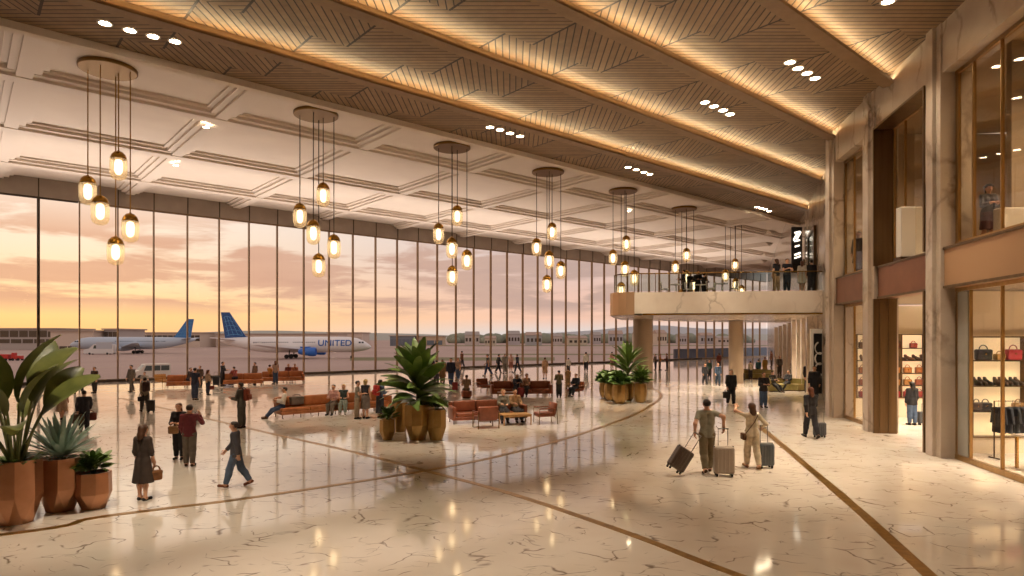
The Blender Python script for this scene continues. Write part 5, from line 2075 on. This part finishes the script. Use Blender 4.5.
def make_shoe(col, label, grp):
    t = thing('display_shoe', label, 'shoe', (0, 0, 0), 0, grp)
    pr = [((0, -.10, .035), (0, .02, .05), .04, .045), ((0, .02, .06), (0, .11, .115), .045, .04), ((0, .11, .115), (0, .115, .16), .04, .038)]
    p_, q_ = sdf_mesh([tuple(x) for x in pr], .014, .03, [((0, 0, .012), (0, 0, -1)), ((0, 0, .165), (0, 0, 1))])
    np_mesh('upper', p_, q_, M('shoe_' + col, col, .4), t)
    m = MB()
    m.rbox((0, -.06, .009), (.085, .18, .018), .006, seg=1)
    m.box(-.03, .03, .085, .14, 0, .08)
    m.build('sole', BLACK, t)
    return t


SH1 = 27.6
zs = [.84, 1.36, 1.88, 2.44, 2.97]
sA = shelving('display_shelves', 'bronze-edged lit shelves with shoes and bags behind the open doorway', 15.75, 21.0, SH1, zs, 3.57, 5)
sB = shelving('display_shelves', 'bronze-edged lit shelves seen through the narrow far shop window', 14.15, 15.6, SH1, zs, 3.57, 2)
GS = 'goods on the lit shelves behind the doorway'
bagcol = ['a8743c', '8a5a30', 'b88a50', '9a3a2c', 'a02c30', '6a4428']
rows = [(.84, 'bag', ['a02c30', 'a83a34', '8a2a2c', '7a7048'], 'lowest'), (1.36, 'bag', ['a8743c', '9a6a38', '8a4a34', 'b08048'], 'second lowest'),
        (1.88, 'bag', ['b87a3c', 'a86a34', '9a5a30', '8a6a40'], 'middle'), (2.44, 'shoe', ['5a3a28', '4a3226', '6a4630', '50382a', '5c4030', '463026'], 'fourth'), (2.97, 'bag', ['6a3a30', 'a04038', '7a5a40'], 'topmost')]
protos = {}
for z, kd, cols, rn in rows:
    n = len(cols)
    for k, c in enumerate(cols):
        # spread over the stretch the doorway shows
        x = 16.35 + 2.05 * (k + .5) / n
        lab = '%s %s from the left on the %s shelf behind the doorway' % (ORD[k], 'handbag' if kd == 'bag' else 'ankle shoe', rn)
        if kd == 'bag':
            w_ = .34 if n > 3 else .30
            o = make_bag(w_, .36 if z != 2.97 else .3, .16, c, lab, GS)
        else:
            o = make_shoe(c, lab, GS)
            o.scale = (1.5,) * 3
        o.location = (x, SH1 + .11, z)
        o.rotation_euler = (0, 0, (.7 if kd == 'shoe' else 0))
for z, kd, cols, rn in rows:
    for k in range(2):
        c = cols[(k + 1) % len(cols)]
        lab = '%s %s on the %s shelf in the narrow far window' % (('left', 'right')[k], 'handbag' if kd == 'bag' else 'ankle shoe', rn)
        o = make_bag(.32, .36, .16, c, lab, 'goods in the narrow far shop window') if kd == 'bag' else make_shoe(c, lab, 'goods in the narrow far shop window')
        if kd == 'shoe':
            o.scale = (1.5,) * 3
        o.location = (14.45 + .72 * k, SH1 + .11, z)

SH2 = 18.84
sC = shelving('display_shelves', 'pale lit shelves with bags at the back of the near right shop window', 13.55, 20.0, SH2, [.5, 1.25, 2.0, 2.75], 3.45, 4)
GN = 'goods in the near right shop window'
for (u, z, w_, h_, c, lb) in ((986, 2.75, .44, .44, '24222a', 'black handbag on the upper shelf of the near shop window'), (1016, 2.75, .42, .44, 'a8303a', 'red handbag on the upper shelf of the near shop window'),
                          (1002, 2.75, .26, .26, 'b88a50', 'small tan handbag between black and red ones on the upper shelf')):
    o = make_bag(w_, h_, .2, c, lb, GN)
    o.location = ((u - 512) / F * SH2, SH2 + .11, z)
for k, (u, c) in enumerate(((980, '3a2e2a'), (985.5, '4a3a34'), (991, '2e2a2c'), (1001, '5a4438'), (1006, '6a5040'), (1011, '4a3830'), (1017, '3a3230'), (1022, '5a463a'))):
    o = make_shoe(c, '%s dark shoe from the left on the middle shelf of the near window' % ORD[k], GN)
    o.scale = (1.05, 1.05, 1.5)
    o.location = ((u - 512) / F * SH2, SH2 + .11, 2.0)
    o.rotation_euler = (0, 0, .25)
# display table with goods in front of them
tb = thing('display_table', 'long pale display table inside the near right shop window', 'table', (14.3, 16.6, 0), .16)
m = MB()
m.rbox((0, 0, .86), (2.3, .8, .06), .015, seg=2)
m.build('tabletop', MARBLE_W, tb)
for sx in (-1.05, 1.05):
    for sy in (-.32, .32):
        m = MB()
        m.box(sx - .03, sx + .03, sy - .03, sy + .03, 0, .83)
        m.build('leg', BRASS, tb)
for k, (dx, dy, c, w_, h_, lb) in enumerate(((-.75, -.1, 'b8a648', .36, .24, 'yellow clutch bag lying on the pale display table'), (.05, .05, '7a1f2a', .44, .5, 'large crimson tote standing on the pale display table'), (.7, -.05, '8a6a4a', .3, .3, 'brown handbag at the right of the pale display table'))):
    o = make_bag(w_, h_, .18, c, lb, GN)
    o.location = (14.3 + dx * math.cos(.16) - dy * math.sin(.16), 16.6 + dx * math.sin(.16) + dy * math.cos(.16), .89)
# clothing rail
cr = thing('clothes_rail', 'bronze clothes rail standing by the near window shelves', 'rail', (14.15, 18.05, 0))
m = MB()
m.tube([(-.55, 0, 0), (-.55, 0, 1.62), (.55, 0, 1.62), (.55, 0, 0)], .02, 8)
for sx in (-.55, .55):
    m.tube([(sx, -.2, .02), (sx, .2, .02)], .02, 6)
m.build('frame', BRONZE_D, cr, smooth=True)
for k, c in enumerate(('2a2c34', '34363e', '24262c', '3a3a42', '2c3038')):
    lb = '%s dark garment from the left on the bronze rail' % ORD[k]
    g_ = thing('hanging_garment', lb, 'garment', (14.15 - .42 + .2 * k, 18.05, 0), 0, 'garments on the bronze rail')
    m = MB()
    pr = [((-.0, -.16, 1.40), (0, .16, 1.40), .05, .05), ((0, -.12, 1.38), (0, -.16, .72), .06, .07, 0, 1), ((0, .12, 1.38), (0, .16, .72), .06, .07, 0, 1), ((0, 0, 1.38), (0, 0, .72), .06, .07, 0, 1),
          ((0, -.2, 1.39), (0, -.28, .98), .045, .04, 0, 1), ((0, .2, 1.39), (0, .28, .98), .045, .04, 0, 1)]
    p_, q_ = sdf_mesh(pr, .03, .04)
    np_mesh('cloth', p_, q_, cloth(c), g_)
    m.tube([(0, 0, 1.44), (0, 0, 1.56), (0, .02, 1.60), (0, 0, 1.645)], .008, 5)
    m.build('hook', CHROME, g_)
# pale display blocks upstairs
for (u, y_, w_, h_, lb) in ((912, 21.2, .9, 1.75, 'tall pale display panel behind the middle upper glass'), (1014, 16.9, .9, .85, 'pale display block beside the capped woman upstairs')):
    x = (u - 512) / F * y_
    t_ = thing('display_stand', lb, 'display', (x, y_, Z_F1))
    m = MB()
    m.rbox((0, 0, h_ / 2 + .06), (w_, .3, h_ - .1), .02, seg=1)
    m.build('panel', WHITE, t_)
    m = MB()
    m.box(-w_ / 2 - .05, w_ / 2 + .05, -.2, .2, 0, .1)
    m.build('plinth', BRONZE_D, t_)
for k, (u, c, w_, lb) in enumerate(((979, '4a3a32', .3, 'brown handbag at the left of the third shelf in the near window'), (988, '24242a', .34, 'black handbag in the middle of the third shelf in the near window'), (1021, '8a6a44', .32, 'tan handbag at the right of the third shelf in the near window'))):
    o = make_bag(w_, .34, .16, c, lb, GN)
    o.location = ((u - 512) / F * SH2, SH2 + .11, 1.25)
# ================================================================== AIRPORT OUTSIDE
ZG = -1.9
m = MB()
a0, a1 = pq(-220, Q_WIN + .6), pq(400, Q_WIN + .6)
m.hexa([a0, a1, (a1[0] + 2500, a1[1] + 900), (2500, 4200), (-4200, 4200), (a0[0] - 2600, a0[1] + 200)], ZG - .5, ZG)
struct(m.build('ground', mat_noise('apron_concrete', 'a08880', 'b49c92', .02, .75, det=6)))
m = MB()
for (u0, v0, u1, v1, w) in ((20, 372, 250, 360, .35), (60, 352, 420, 361, .5), (250, 372, 420, 366, .3), (300, 358, 470, 364, .4)):
    def gg(u, v):
        y = F * (H - ZG) / (v - VH)
        return Vector(((u - 512) / F * y, y, 0))
    a, b = gg(u0, v0), gg(u1, v1)
    d_ = (b - a).normalized()
    nn = Vector((-d_.y, d_.x, 0)) * w
    m.hexa([tuple(p[:2]) for p in (a + nn, b + nn, b - nn, a - nn)], ZG, ZG + .012)
struct(m.build('apron_markings', M('faded_line_paint', 'b8a48e', .7)))
# grass verges
m = MB()
for (y0, y1, x0, x1) in ((150, 175, -38, 10), (420, 470, -60, 260), (200, 215, -15, 60)):
    m.hexa([(x0, y0), (x1, y0), (x1 * y1 / y0, y1), (x0 * y1 / y0, y1)], ZG, ZG + .02)
struct(m.build('grass_verge', mat_noise('dry_grass', '6e6a48', '7d7752', .3, .9)))


def plane_thing(label, fus, tailc, engc, text=None):
    t = thing('passenger_jet', label, 'aircraft', (0, 0, 0), 0, 'parked passenger jets')
    R_ = 2.05
    zc_ = 3.6
    body = MB()
    st = [(-19.2, .25, 1.15), (-17.5, .75, .95), (-14.5, 1.3, .6), (-10.5, 1.85, .15), (-7, R_, 0), (0, R_, 0), (10, R_, 0), (13.6, 2.0, -.02), (15.6, 1.75, -.1), (17.2, 1.3, -.3), (18.3, .8, -.5), (19.0, .35, -.62), (19.2, .05, -.65)]
    vs, fs = [], []
    S_ = 24
    for (x, r, dz) in st:
        for k in range(S_):
            a = 2 * PI * k / S_
            vs.append((x, r * math.sin(a), zc_ + dz + r * math.cos(a)))
    for i in range(len(st) - 1):
        for k in range(S_):
            fs.append((i * S_ + k, i * S_ + (k + 1) % S_, (i + 1) * S_ + (k + 1) % S_, (i + 1) * S_ + k))
    fs += [tuple(range(S_)), tuple((len(st) - 1) * S_ + k for k in range(S_))[::-1]]
    body.add(vs, fs)
    body.build('fuselage', fus, t, smooth=True)

    def slab(m, pts, th, axis):
        n = len(pts)
        if axis == 'y':
            a = [(x, -th / 2, z) for x, z in pts]
            b = [(x, th / 2, z) for x, z in pts]
        vs = a + b
        m.add(vs, [tuple(range(n)), tuple(range(n, 2 * n))[::-1]] + [(i, i + n, (i + 1) % n + n, (i + 1) % n) for i in range(n)])
    m = MB()
    slab(m, [(-11.2, zc_ + 1.5), (-12.6, zc_ + 2.2), (-16.6, zc_ + 8.3), (-18.7, zc_ + 8.3), (-17.6, zc_ + 1.4)], .34, 'y')
    fin = m.build('tail_fin', tailc, t)
    m = MB()                                            # globe-like grid on the fin
    for s in (-1, 1):
        yy = s * .185
        for k in range(5):
            zz = zc_ + 2.2 + k * 1.15
            xs0, xs1 = -12.9 - k * .78, -17.6 - k * .16
            m.tube([(xs0 + (xs1 - xs0) * f, yy, zz + .45 * math.sin(PI * f)) for f in (.1, .3, .5, .7, .9)], .06, 4)
        for k in range(4):
            f = .2 + .22 * k
            m.tube([(-12.2 - 5.2 * f - j * .8 * (1 - f * .75), yy, zc_ + 2.2 + j * 1.2 + .2) for j in range(5)], .06, 4)
    m.build('tail_globe_emblem', M('pale_blue_emblem', '5f9fd0', .5), fin)
    for s in (-1, 1):
        m = MB()
        pts = [(3.6, 0), (-2.6, 0), (-6.2, 15.5), (-4.6, 15.5)]
        vs = [(x, s * (1.6 + y), zc_ - 1.2 + y * .085 + dz) for dz, pp in ((-.28, pts), (.18, pts)) for x, y in pp]
        vs = [(v[0], v[1], v[2] if abs(v[1]) < 5 else zc_ - 1.2 + 15.5 * .085 + (.06 if i > 3 else -.06)) for i, v in enumerate(vs)]
        m.add(vs, [(0, 1, 2, 3), (7, 6, 5, 4), (0, 4, 5, 1), (1, 5, 6, 2), (2, 6, 7, 3), (3, 7, 4, 0)])
        m.build('wing', fus, t)
        m = MB()
        pts = [(-14.6, 0), (-17.6, 0), (-19.2, 5.6), (-18.0, 5.6)]
        vs = [(x, s * (.8 + y), zc_ + 1.2 + y * .1 + dz) for dz in (-.1, .1) for x, y in pts]
        m.add(vs, [(0, 1, 2, 3), (7, 6, 5, 4), (0, 4, 5, 1), (1, 5, 6, 2), (2, 6, 7, 3), (3, 7, 4, 0)])
        m.build('stabiliser', fus, t)
        m = MB()
        m.lathe([(.5, -2.6), (.85, -1.6), (1.12, .2), (1.15, 1.2), (1.02, 1.7), (.9, 1.7), (.85, 1.2), (.2, .9)], 20, (4.6, s * 6.1, zc_ - 1.75), axis='x')
        m.box(2.4, 5.0, s * 6.1 - .12, s * 6.1 + .12, zc_ - .9, zc_ - .45)
        m.build('engine', engc, t, smooth=True)
        m = MB()
        m.tube([(-1.2, s * 2.6, 0.5), (-1.0, s * 2.4, zc_ - 1.3)], .14, 8)
        for w in (-.4, .4):
            m.lathe([(0, -.2), (.5, -.2), (.56, -.1), (.56, .1), (.5, .2), (0, .2)], 14, (-1.2 + w * 1.4, s * 2.6, .56), axis='y')
        m.build('main_gear', RUBBER, t, smooth=True)
        m = MB()
        for k in range(30):
            x = -10 + k * .52
            if -1.4 < x < -.4:
                continue
            zz = .55
            yy = math.sqrt(max(.1, (R_ if x > -8 else 1.95) ** 2 - zz * zz)) + .012
            m.box(x - .12, x + .12, min(s * yy, s * (yy - .05)), max(s * yy, s * (yy - .05)), zc_ + zz - .17, zc_ + zz + .17)
        m.build('cabin_windows', M('dark_cabin_glass', '3a4450', .2), t)
    m = MB()
    m.tube([(14.2, 0, .4), (14.2, 0, zc_ - 1.7)], .1, 8)
    for s in (-.22, .22):
        m.lathe([(0, -.12), (.36, -.12), (.36, .12), (0, .12)], 14, (14.2, s, .37), axis='y')
    m.build('nose_gear', RUBBER, t, smooth=True)
    m = MB()
    for s in (-1, 1):
        for k in range(2):
            m.rbox((17.1 - k * .7, s * (.95 + .28 * k), zc_ + .55), (.5, .5, .42), .05, seg=1)
    m.build('cockpit_window', M('dark_cabin_glass'), t)
    if text:
        vs, fs = text_mesh(text, 2.15, .03)
        m = MB()
        out = []
        for (x, y, z) in vs:
            zz = min(1.6, y * 1.0 + .35)
            out.append((x * 1.12 + 10.2, -(math.sqrt(R_ * R_ - zz * zz) + .03), zc_ + zz))
        m.add(out, fs)
        m.build('lettering', M('airline_blue', '1f5fae', .5), t)
    return t


JW = M('jet_white', 'e8e6e6', .35)
JB = M('jet_tail_blue', '1d4f8c', .4)
JE = M('jet_engine_blue', '2a6cc8', .35)
p1 = plane_thing('white passenger jet with large blue letters and blue tail behind the glass', JW, JB, JE, 'UNITED')
Y1 = 166
p1.location = ((296 - 512) / F * Y1, Y1, ZG)
p1.rotation_euler = (0, 0, .10)
p2 = plane_thing('pale blue passenger jet with tail to the right, parked farther off at left', M('jet_pale_blue', 'b4c2d2', .4), M('jet_tail_light_blue', '3a78b4', .4), M('jet_pale_blue'))
Y2 = 218
p2.location = ((134 - 512) / F * Y2, Y2, ZG)
p2.rotation_euler = (0, 0, PI + .25)
p2.scale = (1, 1, 1)

# ---- van near the glass
def van(label, loc, rz, col, L_=4.4, W_=1.8, Ht=2.0, name='van'):
    t = thing(name, label, 'vehicle', loc, rz)
    m = MB()
    prof = [(-L_ / 2, .35), (-L_ / 2, Ht * .95), (-L_ / 2 + .15, Ht), (L_ * .16, Ht), (L_ * .32, Ht * .60), (L_ / 2 - .08, Ht * .50), (L_ / 2, Ht * .42), (L_ / 2, .35)]
    n = len(prof)
    vs = [(x, -W_ / 2, z) for x, z in prof] + [(x, W_ / 2, z) for x, z in prof]
    m.add(vs, [tuple(range(n)), tuple(range(n, 2 * n))[::-1]] + [(i, i + n, (i + 1) % n + n, (i + 1) % n) for i in range(n)])
    m.build('body', col, t)
    m = MB()
    for s in (-1, 1):
        y = s * (W_ / 2 + .006)
        for (x0, x1) in ((-L_ * .46, -L_ * .24), (-L_ * .22, -L_ * .02), (0, L_ * .15)):
            x1b = x1 + (.25 if x0 == 0 else 0)
            q = [(x0, Ht * .58), (x1b, Ht * .58), (x1, Ht * .9), (x0, Ht * .9)]
            vs = [(x, y - .005, z) for x, z in q] + [(x, y + .005, z) for x, z in q]
            m.add(vs, [(0, 1, 2, 3), (7, 6, 5, 4), (0, 4, 5, 1), (1, 5, 6, 2), (2, 6, 7, 3), (3, 7, 4, 0)])
    ws = [(L_ * .185, Ht * .955), (L_ * .305, Ht * .635)]
    vs = [(ws[0][0] + .02, -W_ * .43, ws[0][1]), (ws[0][0] + .02, W_ * .43, ws[0][1]), (ws[1][0] + .02, W_ * .43, ws[1][1]), (ws[1][0] + .02, -W_ * .43, ws[1][1])]
    m.add(vs, [(0, 1, 2, 3)])
    m.build('window', M('dark_car_glass', '4a5048', .15), t)
    for x in (-L_ * .3, L_ * .3):
        for s in (-1, 1):
            m = MB()
            m.lathe([(0, -.11), (.3, -.11), (.34, -.06), (.34, .06), (.3, .11), (0, .11)], 16, (x, s * (W_ / 2 - .08), .34), axis='y')
            m.build('wheel', RUBBER, t, smooth=True)
    m = MB()
    m.box(L_ / 2 - .05, L_ / 2 + .06, -W_ / 2, W_ / 2, .3, .5)
    m.box(-L_ / 2 - .06, -L_ / 2 + .05, -W_ / 2, W_ / 2, .3, .5)
    m.build('bumper', BLACK, t)
    return t


yv = F * (H - ZG) / (379.5 - VH)
van('white van parked just outside the windows behind the walking man', ((150 - 512) / F * yv, yv, ZG), PI + .75, M('van_white', 'e6dfd2', .4))
yv = 205
t = van('white catering truck beside the farther jet', ((100 - 512) / F * yv, yv, ZG), PI + .2, M('truck_white', 'd8d6d4', .5), 8.5, 2.4, 3.3, 'service_truck')
m = MB()
m.rbox((-1.6, 0, 2.9), (4.6, 2.5, 2.2), .08, seg=1)
m.build('cargo_box', M('truck_box', 'b4b8c0', .5), t)
yv = 150
t = thing('baggage_tractor', 'red baggage tractor with trailer out on the apron', 'vehicle', ((12 - 512) / F * yv, yv, ZG), .1)
RED = M('tractor_red', 'b8261e', .45)
m = MB()
m.rbox((1.2, 0, .75), (2.0, 1.4, .8), .1, seg=2)
m.rbox((.5, 0, 1.45), (.5, 1.3, .8), .06, seg=2)
m.build('body', RED, t)
m = MB()
m.rbox((-1.6, 0, .95), (2.4, 1.5, 1.1), .08, seg=2)
m.box(-.4, .3, -.06, .06, .45, .55)
m.build('trailer', RED, t)
for x in (-2.3, -.9, .6, 1.8):
    m = MB()
    for s in (-.72, .72):
        m.lathe([(0, -.1), (.3, -.1), (.3, .1), (0, .1)], 12, (x, s, .3), axis='y')
    m.build('wheel', RUBBER, t)


# ---- buildings
def facade(label, x0, x1, y, dep, ht, bands, wallc, winc, roofc, name='terminal_building', canopy=.8, group=None):
    t = thing(name, label, 'building', ((x0 + x1) / 2, y, ZG), 0, group)
    w = x1 - x0
    m = MB()
    m.box(-w / 2, w / 2, 0, dep, 0, ht)
    m.build('wall', wallc, t)
    m = MB()
    m.box(-w / 2 - canopy, w / 2 + canopy, -canopy, dep + canopy, ht, ht + max(.4, ht * .07))
    m.build('roof', roofc, t)
    for (z0, z1, n) in bands:
        for k in range(n):
            a = -w / 2 + w * (k + .06) / n
            b = -w / 2 + w * (k + .94) / n
            m = MB()
            m.box(a, b, -.12, .02, z0 * ht, z1 * ht)
            m.build('window', winc, t)
    return t


WB1 = M('terminal_wall_beige', 'd0c0b2', .7)
WB2 = M('terminal_wall_grey', 'b0a8a4', .7)
WD = M('terminal_glass_dark', '4a4038', .25)
WL = M('terminal_glass_lit', 'e0b878', .3, emit=.5, ecol='ffc878')
RF = M('terminal_roof', 'b0a094', .7)
s = 290 / F
facade('long grey terminal with dark glazed bands at the far left', -560 * s, -455 * s, 290, 25, 9.2, ((.32, .52, 9), (.62, .93, 11)), WB2, WD, RF)
facade('pale windowless terminal block beside the grey terminal', -452 * s, -410 * s, 284, 22, 8.2, ((.06, .2, 5),), WB1, WD, RF, name='terminal_block')
facade('low dark glazed pier right of the pale terminal block', -408 * s, -395 * s, 290, 22, 9.0, ((.5, .9, 3),), WB2, WD, RF, name='terminal_pier')
s = 360 / F
facade('long low concourse building behind the farther jet', -398 * s, -312 * s, 360, 20, 8.0, ((.45, .85, 16),), WB1, WD, RF, name='concourse_building')
facade('pale hangar between the two blue tails', -306 * s, -180 * s, 372, 20, 7.4, ((.1, .62, 6),), M('hangar_pale', 'd6c6ba', .7), M('hangar_door', 'c0b2a8', .6), RF, name='hangar')
s = 420 / F
facade('wide pale hangar behind the jet nose', -184 * s, -150 * s, 420, 22, 8.5, ((.1, .7, 3),), M('hangar_pale'), M('hangar_door'), RF, name='hangar')
facade('blue grey cargo shed left of the tall plant', -122 * s, -98 * s, 420, 18, 6.5, ((.1, .7, 6),), M('shed_blue', '7a828c', .6), M('shed_door', '68707c', .6), RF, name='cargo_shed')
facade('beige cargo shed behind the tall plant', -95 * s, -70 * s, 425, 18, 6.2, ((.1, .6, 3),), M('shed_beige', 'cdb49a', .6), M('shed_door'), RF, name='cargo_shed')
rng = random.Random(12)
spots = [(-40, 480), (-22, 430), (2, 500), (22, 460), (45, 520), (66, 470), (84, 540), (104, 500), (128, 560), (150, 520), (172, 540), (195, 560), (214, 540)]
bl = ['low grey-roofed house in the haze, number of bays to its left being the fewest']
names_b = ['left of the walking traveller in jeans', 'above the traveller in jeans', 'behind the group by the glass', 'above the pink-shirted traveller', 'right of the group by the glass',
           'above the woman in beige', 'left of the man in the white shirt', 'above the man in the white shirt', 'left of the palm cluster', 'behind the palm cluster', 'between the two gallery columns, nearer the palm', 'between the two gallery columns, middle', 'between the two gallery columns, nearer the far one']
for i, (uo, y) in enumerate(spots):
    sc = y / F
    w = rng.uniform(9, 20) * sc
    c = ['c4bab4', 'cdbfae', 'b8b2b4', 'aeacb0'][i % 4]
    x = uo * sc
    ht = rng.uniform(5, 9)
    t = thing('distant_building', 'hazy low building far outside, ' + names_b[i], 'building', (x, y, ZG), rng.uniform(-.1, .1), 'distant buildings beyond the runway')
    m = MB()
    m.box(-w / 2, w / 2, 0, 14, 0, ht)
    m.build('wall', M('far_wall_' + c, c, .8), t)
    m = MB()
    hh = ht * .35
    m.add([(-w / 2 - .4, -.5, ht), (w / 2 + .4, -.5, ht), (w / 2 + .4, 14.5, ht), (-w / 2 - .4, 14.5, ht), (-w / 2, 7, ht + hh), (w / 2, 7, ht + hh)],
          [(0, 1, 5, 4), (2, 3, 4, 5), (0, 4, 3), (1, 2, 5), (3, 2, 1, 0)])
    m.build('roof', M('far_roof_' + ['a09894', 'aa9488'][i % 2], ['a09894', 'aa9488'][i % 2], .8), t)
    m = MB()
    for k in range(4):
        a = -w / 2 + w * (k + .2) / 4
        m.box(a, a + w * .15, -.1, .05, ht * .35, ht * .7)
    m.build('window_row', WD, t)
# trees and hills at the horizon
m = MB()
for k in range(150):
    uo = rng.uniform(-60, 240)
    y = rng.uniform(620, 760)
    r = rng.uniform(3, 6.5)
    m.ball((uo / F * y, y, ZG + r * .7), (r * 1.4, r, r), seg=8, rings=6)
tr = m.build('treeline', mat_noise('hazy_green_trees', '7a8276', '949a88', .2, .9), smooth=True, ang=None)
tr['kind'] = 'stuff'
tag(tr, 'hazy dark treeline along the horizon outside', 'trees')
m = MB()
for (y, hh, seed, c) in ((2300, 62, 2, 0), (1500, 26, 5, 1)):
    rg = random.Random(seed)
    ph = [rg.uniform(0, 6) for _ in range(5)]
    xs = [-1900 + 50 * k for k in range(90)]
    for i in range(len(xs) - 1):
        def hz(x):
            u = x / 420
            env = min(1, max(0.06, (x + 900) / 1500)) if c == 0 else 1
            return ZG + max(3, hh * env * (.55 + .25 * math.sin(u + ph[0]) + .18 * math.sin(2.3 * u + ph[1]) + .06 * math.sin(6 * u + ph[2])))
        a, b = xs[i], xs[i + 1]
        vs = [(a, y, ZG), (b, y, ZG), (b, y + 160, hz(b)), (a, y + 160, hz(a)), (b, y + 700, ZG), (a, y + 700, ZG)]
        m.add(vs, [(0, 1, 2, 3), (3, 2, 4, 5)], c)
struct(m.build('hills', [M('far_hills', 'b0b4ba', .9), M('near_hills', 'a4a69e', .9)], smooth=True, ang=None))  # distance haze is put into both hill colours

# ================================================================== SKY
w = bpy.data.worlds.new('sunset_sky')
SC.world = w
w.use_nodes = True
t = NT(w.node_tree)
bg = t.n['Background']
co = t.node('ShaderNodeTexCoord').outputs['Generated']
s = t.node('ShaderNodeSeparateXYZ')
t.l.new(co, s.inputs[0])
el = t.math('MAXIMUM', s.outputs[2], 0.0)
warm = t.ramp(el, [(0, lin('f0b270')), (.03, lin('f6c680')), (.07, lin('f4cfa0')), (.12, lin('eed6ba')), (.18, lin('ecdccc')), (.4, lin('d0bcae')), (1, lin('b8aeb0'))])
cool = t.ramp(el, [(0, lin('bcc4cc')), (.012, lin('cfc4c0')), (.03, lin('e0b8a4')), (.07, lin('d6b4a6')), (.12, lin('c8b4b0')), (.18, lin('c4bcbc')), (.4, lin('c4b8b4')), (1, lin('b8aeb0'))])
az = t.node('ShaderNodeMapRange', {'From Min': -.62, 'From Max': .12}, interpolation_type='SMOOTHSTEP')
t.l.new(s.outputs[0], az.inputs[0])
sky = t.mix(az.outputs[0], warm, cool)
mp = t.mapping(co, loc=(2.3, .4, .1), sc=(2.6, 2.6, 17))
cf, _ = t.noise(mp, 1.5, 6, .56, .35)
cm = t.node('ShaderNodeMapRange', {'From Min': .43, 'From Max': .53}, interpolation_type='SMOOTHSTEP')
t.l.new(cf, cm.inputs[0])
band = t.ramp(el, [(0, (0, 0, 0)), (.03, (.1, .1, .1)), (.05, (1, 1, 1)), (.13, (1, 1, 1)), (.17, (.45, .45, .45)), (.5, (.3, .3, .3))])
cc = t.mix(az.outputs[0], lin('c08a70'), lin('9c8886'))
mp2 = t.mapping(co, loc=(5.3, 1.4, .6), sc=(5, 5, 30))
cf2, _ = t.noise(mp2, 2.0, 5, .6)
cc = t.mix(t.math('MULTIPLY', cf2, .35), cc, lin('f0c8a4'))
sky = t.mix(t.math('MULTIPLY', t.math('MULTIPLY', cm.outputs[0], band), .85), sky, cc)
vm = t.node('ShaderNodeVectorMath', operation='DOT_PRODUCT')
t.l.new(co, vm.inputs[0])
vm.inputs[1].default_value = tuple(Vector((75 - 512, F, VH - 322)).normalized())
gl = t.math('POWER', t.math('MAXIMUM', vm.outputs['Value'], 0.0), 90.0)
sky = t.mix(t.math('MULTIPLY', gl, .06), sky, (1.0, .72, .32, 1), 'ADD')
t.l.new(sky, bg.inputs['Color'])
bg.inputs['Strength'].default_value = 1.12

# ================================================================== CAMERA
cam = bpy.data.cameras.new('camera')
cam.sensor_width = 36
cam.lens = 36 * F / 1024
cam.shift_y = (VH - 288) / 1024
cam.clip_end = 6000
co_ = bpy.data.objects.new('camera', cam)
COL.objects.link(co_)
co_.location = (0, 0, H)
co_.rotation_euler = (PI / 2, 0, 0)
SC.camera = co_
SC.view_settings.view_transform = 'Standard'
SC.view_settings.look = 'None'
SC.view_settings.exposure = 0.35
SC.view_settings.gamma = 1
SC.view_settings.use_curve_mapping = False
SC.cycles.use_denoising = True
SC.cycles.max_bounces = 8
SC.cycles.diffuse_bounces = 4
SC.cycles.glossy_bounces = 4
SC.cycles.transmission_bounces = 4
SC.cycles.transparent_max_bounces = 24
SC.cycles.sample_clamp_indirect = 6
SC.cycles.caustics_reflective = False
SC.cycles.caustics_refractive = False
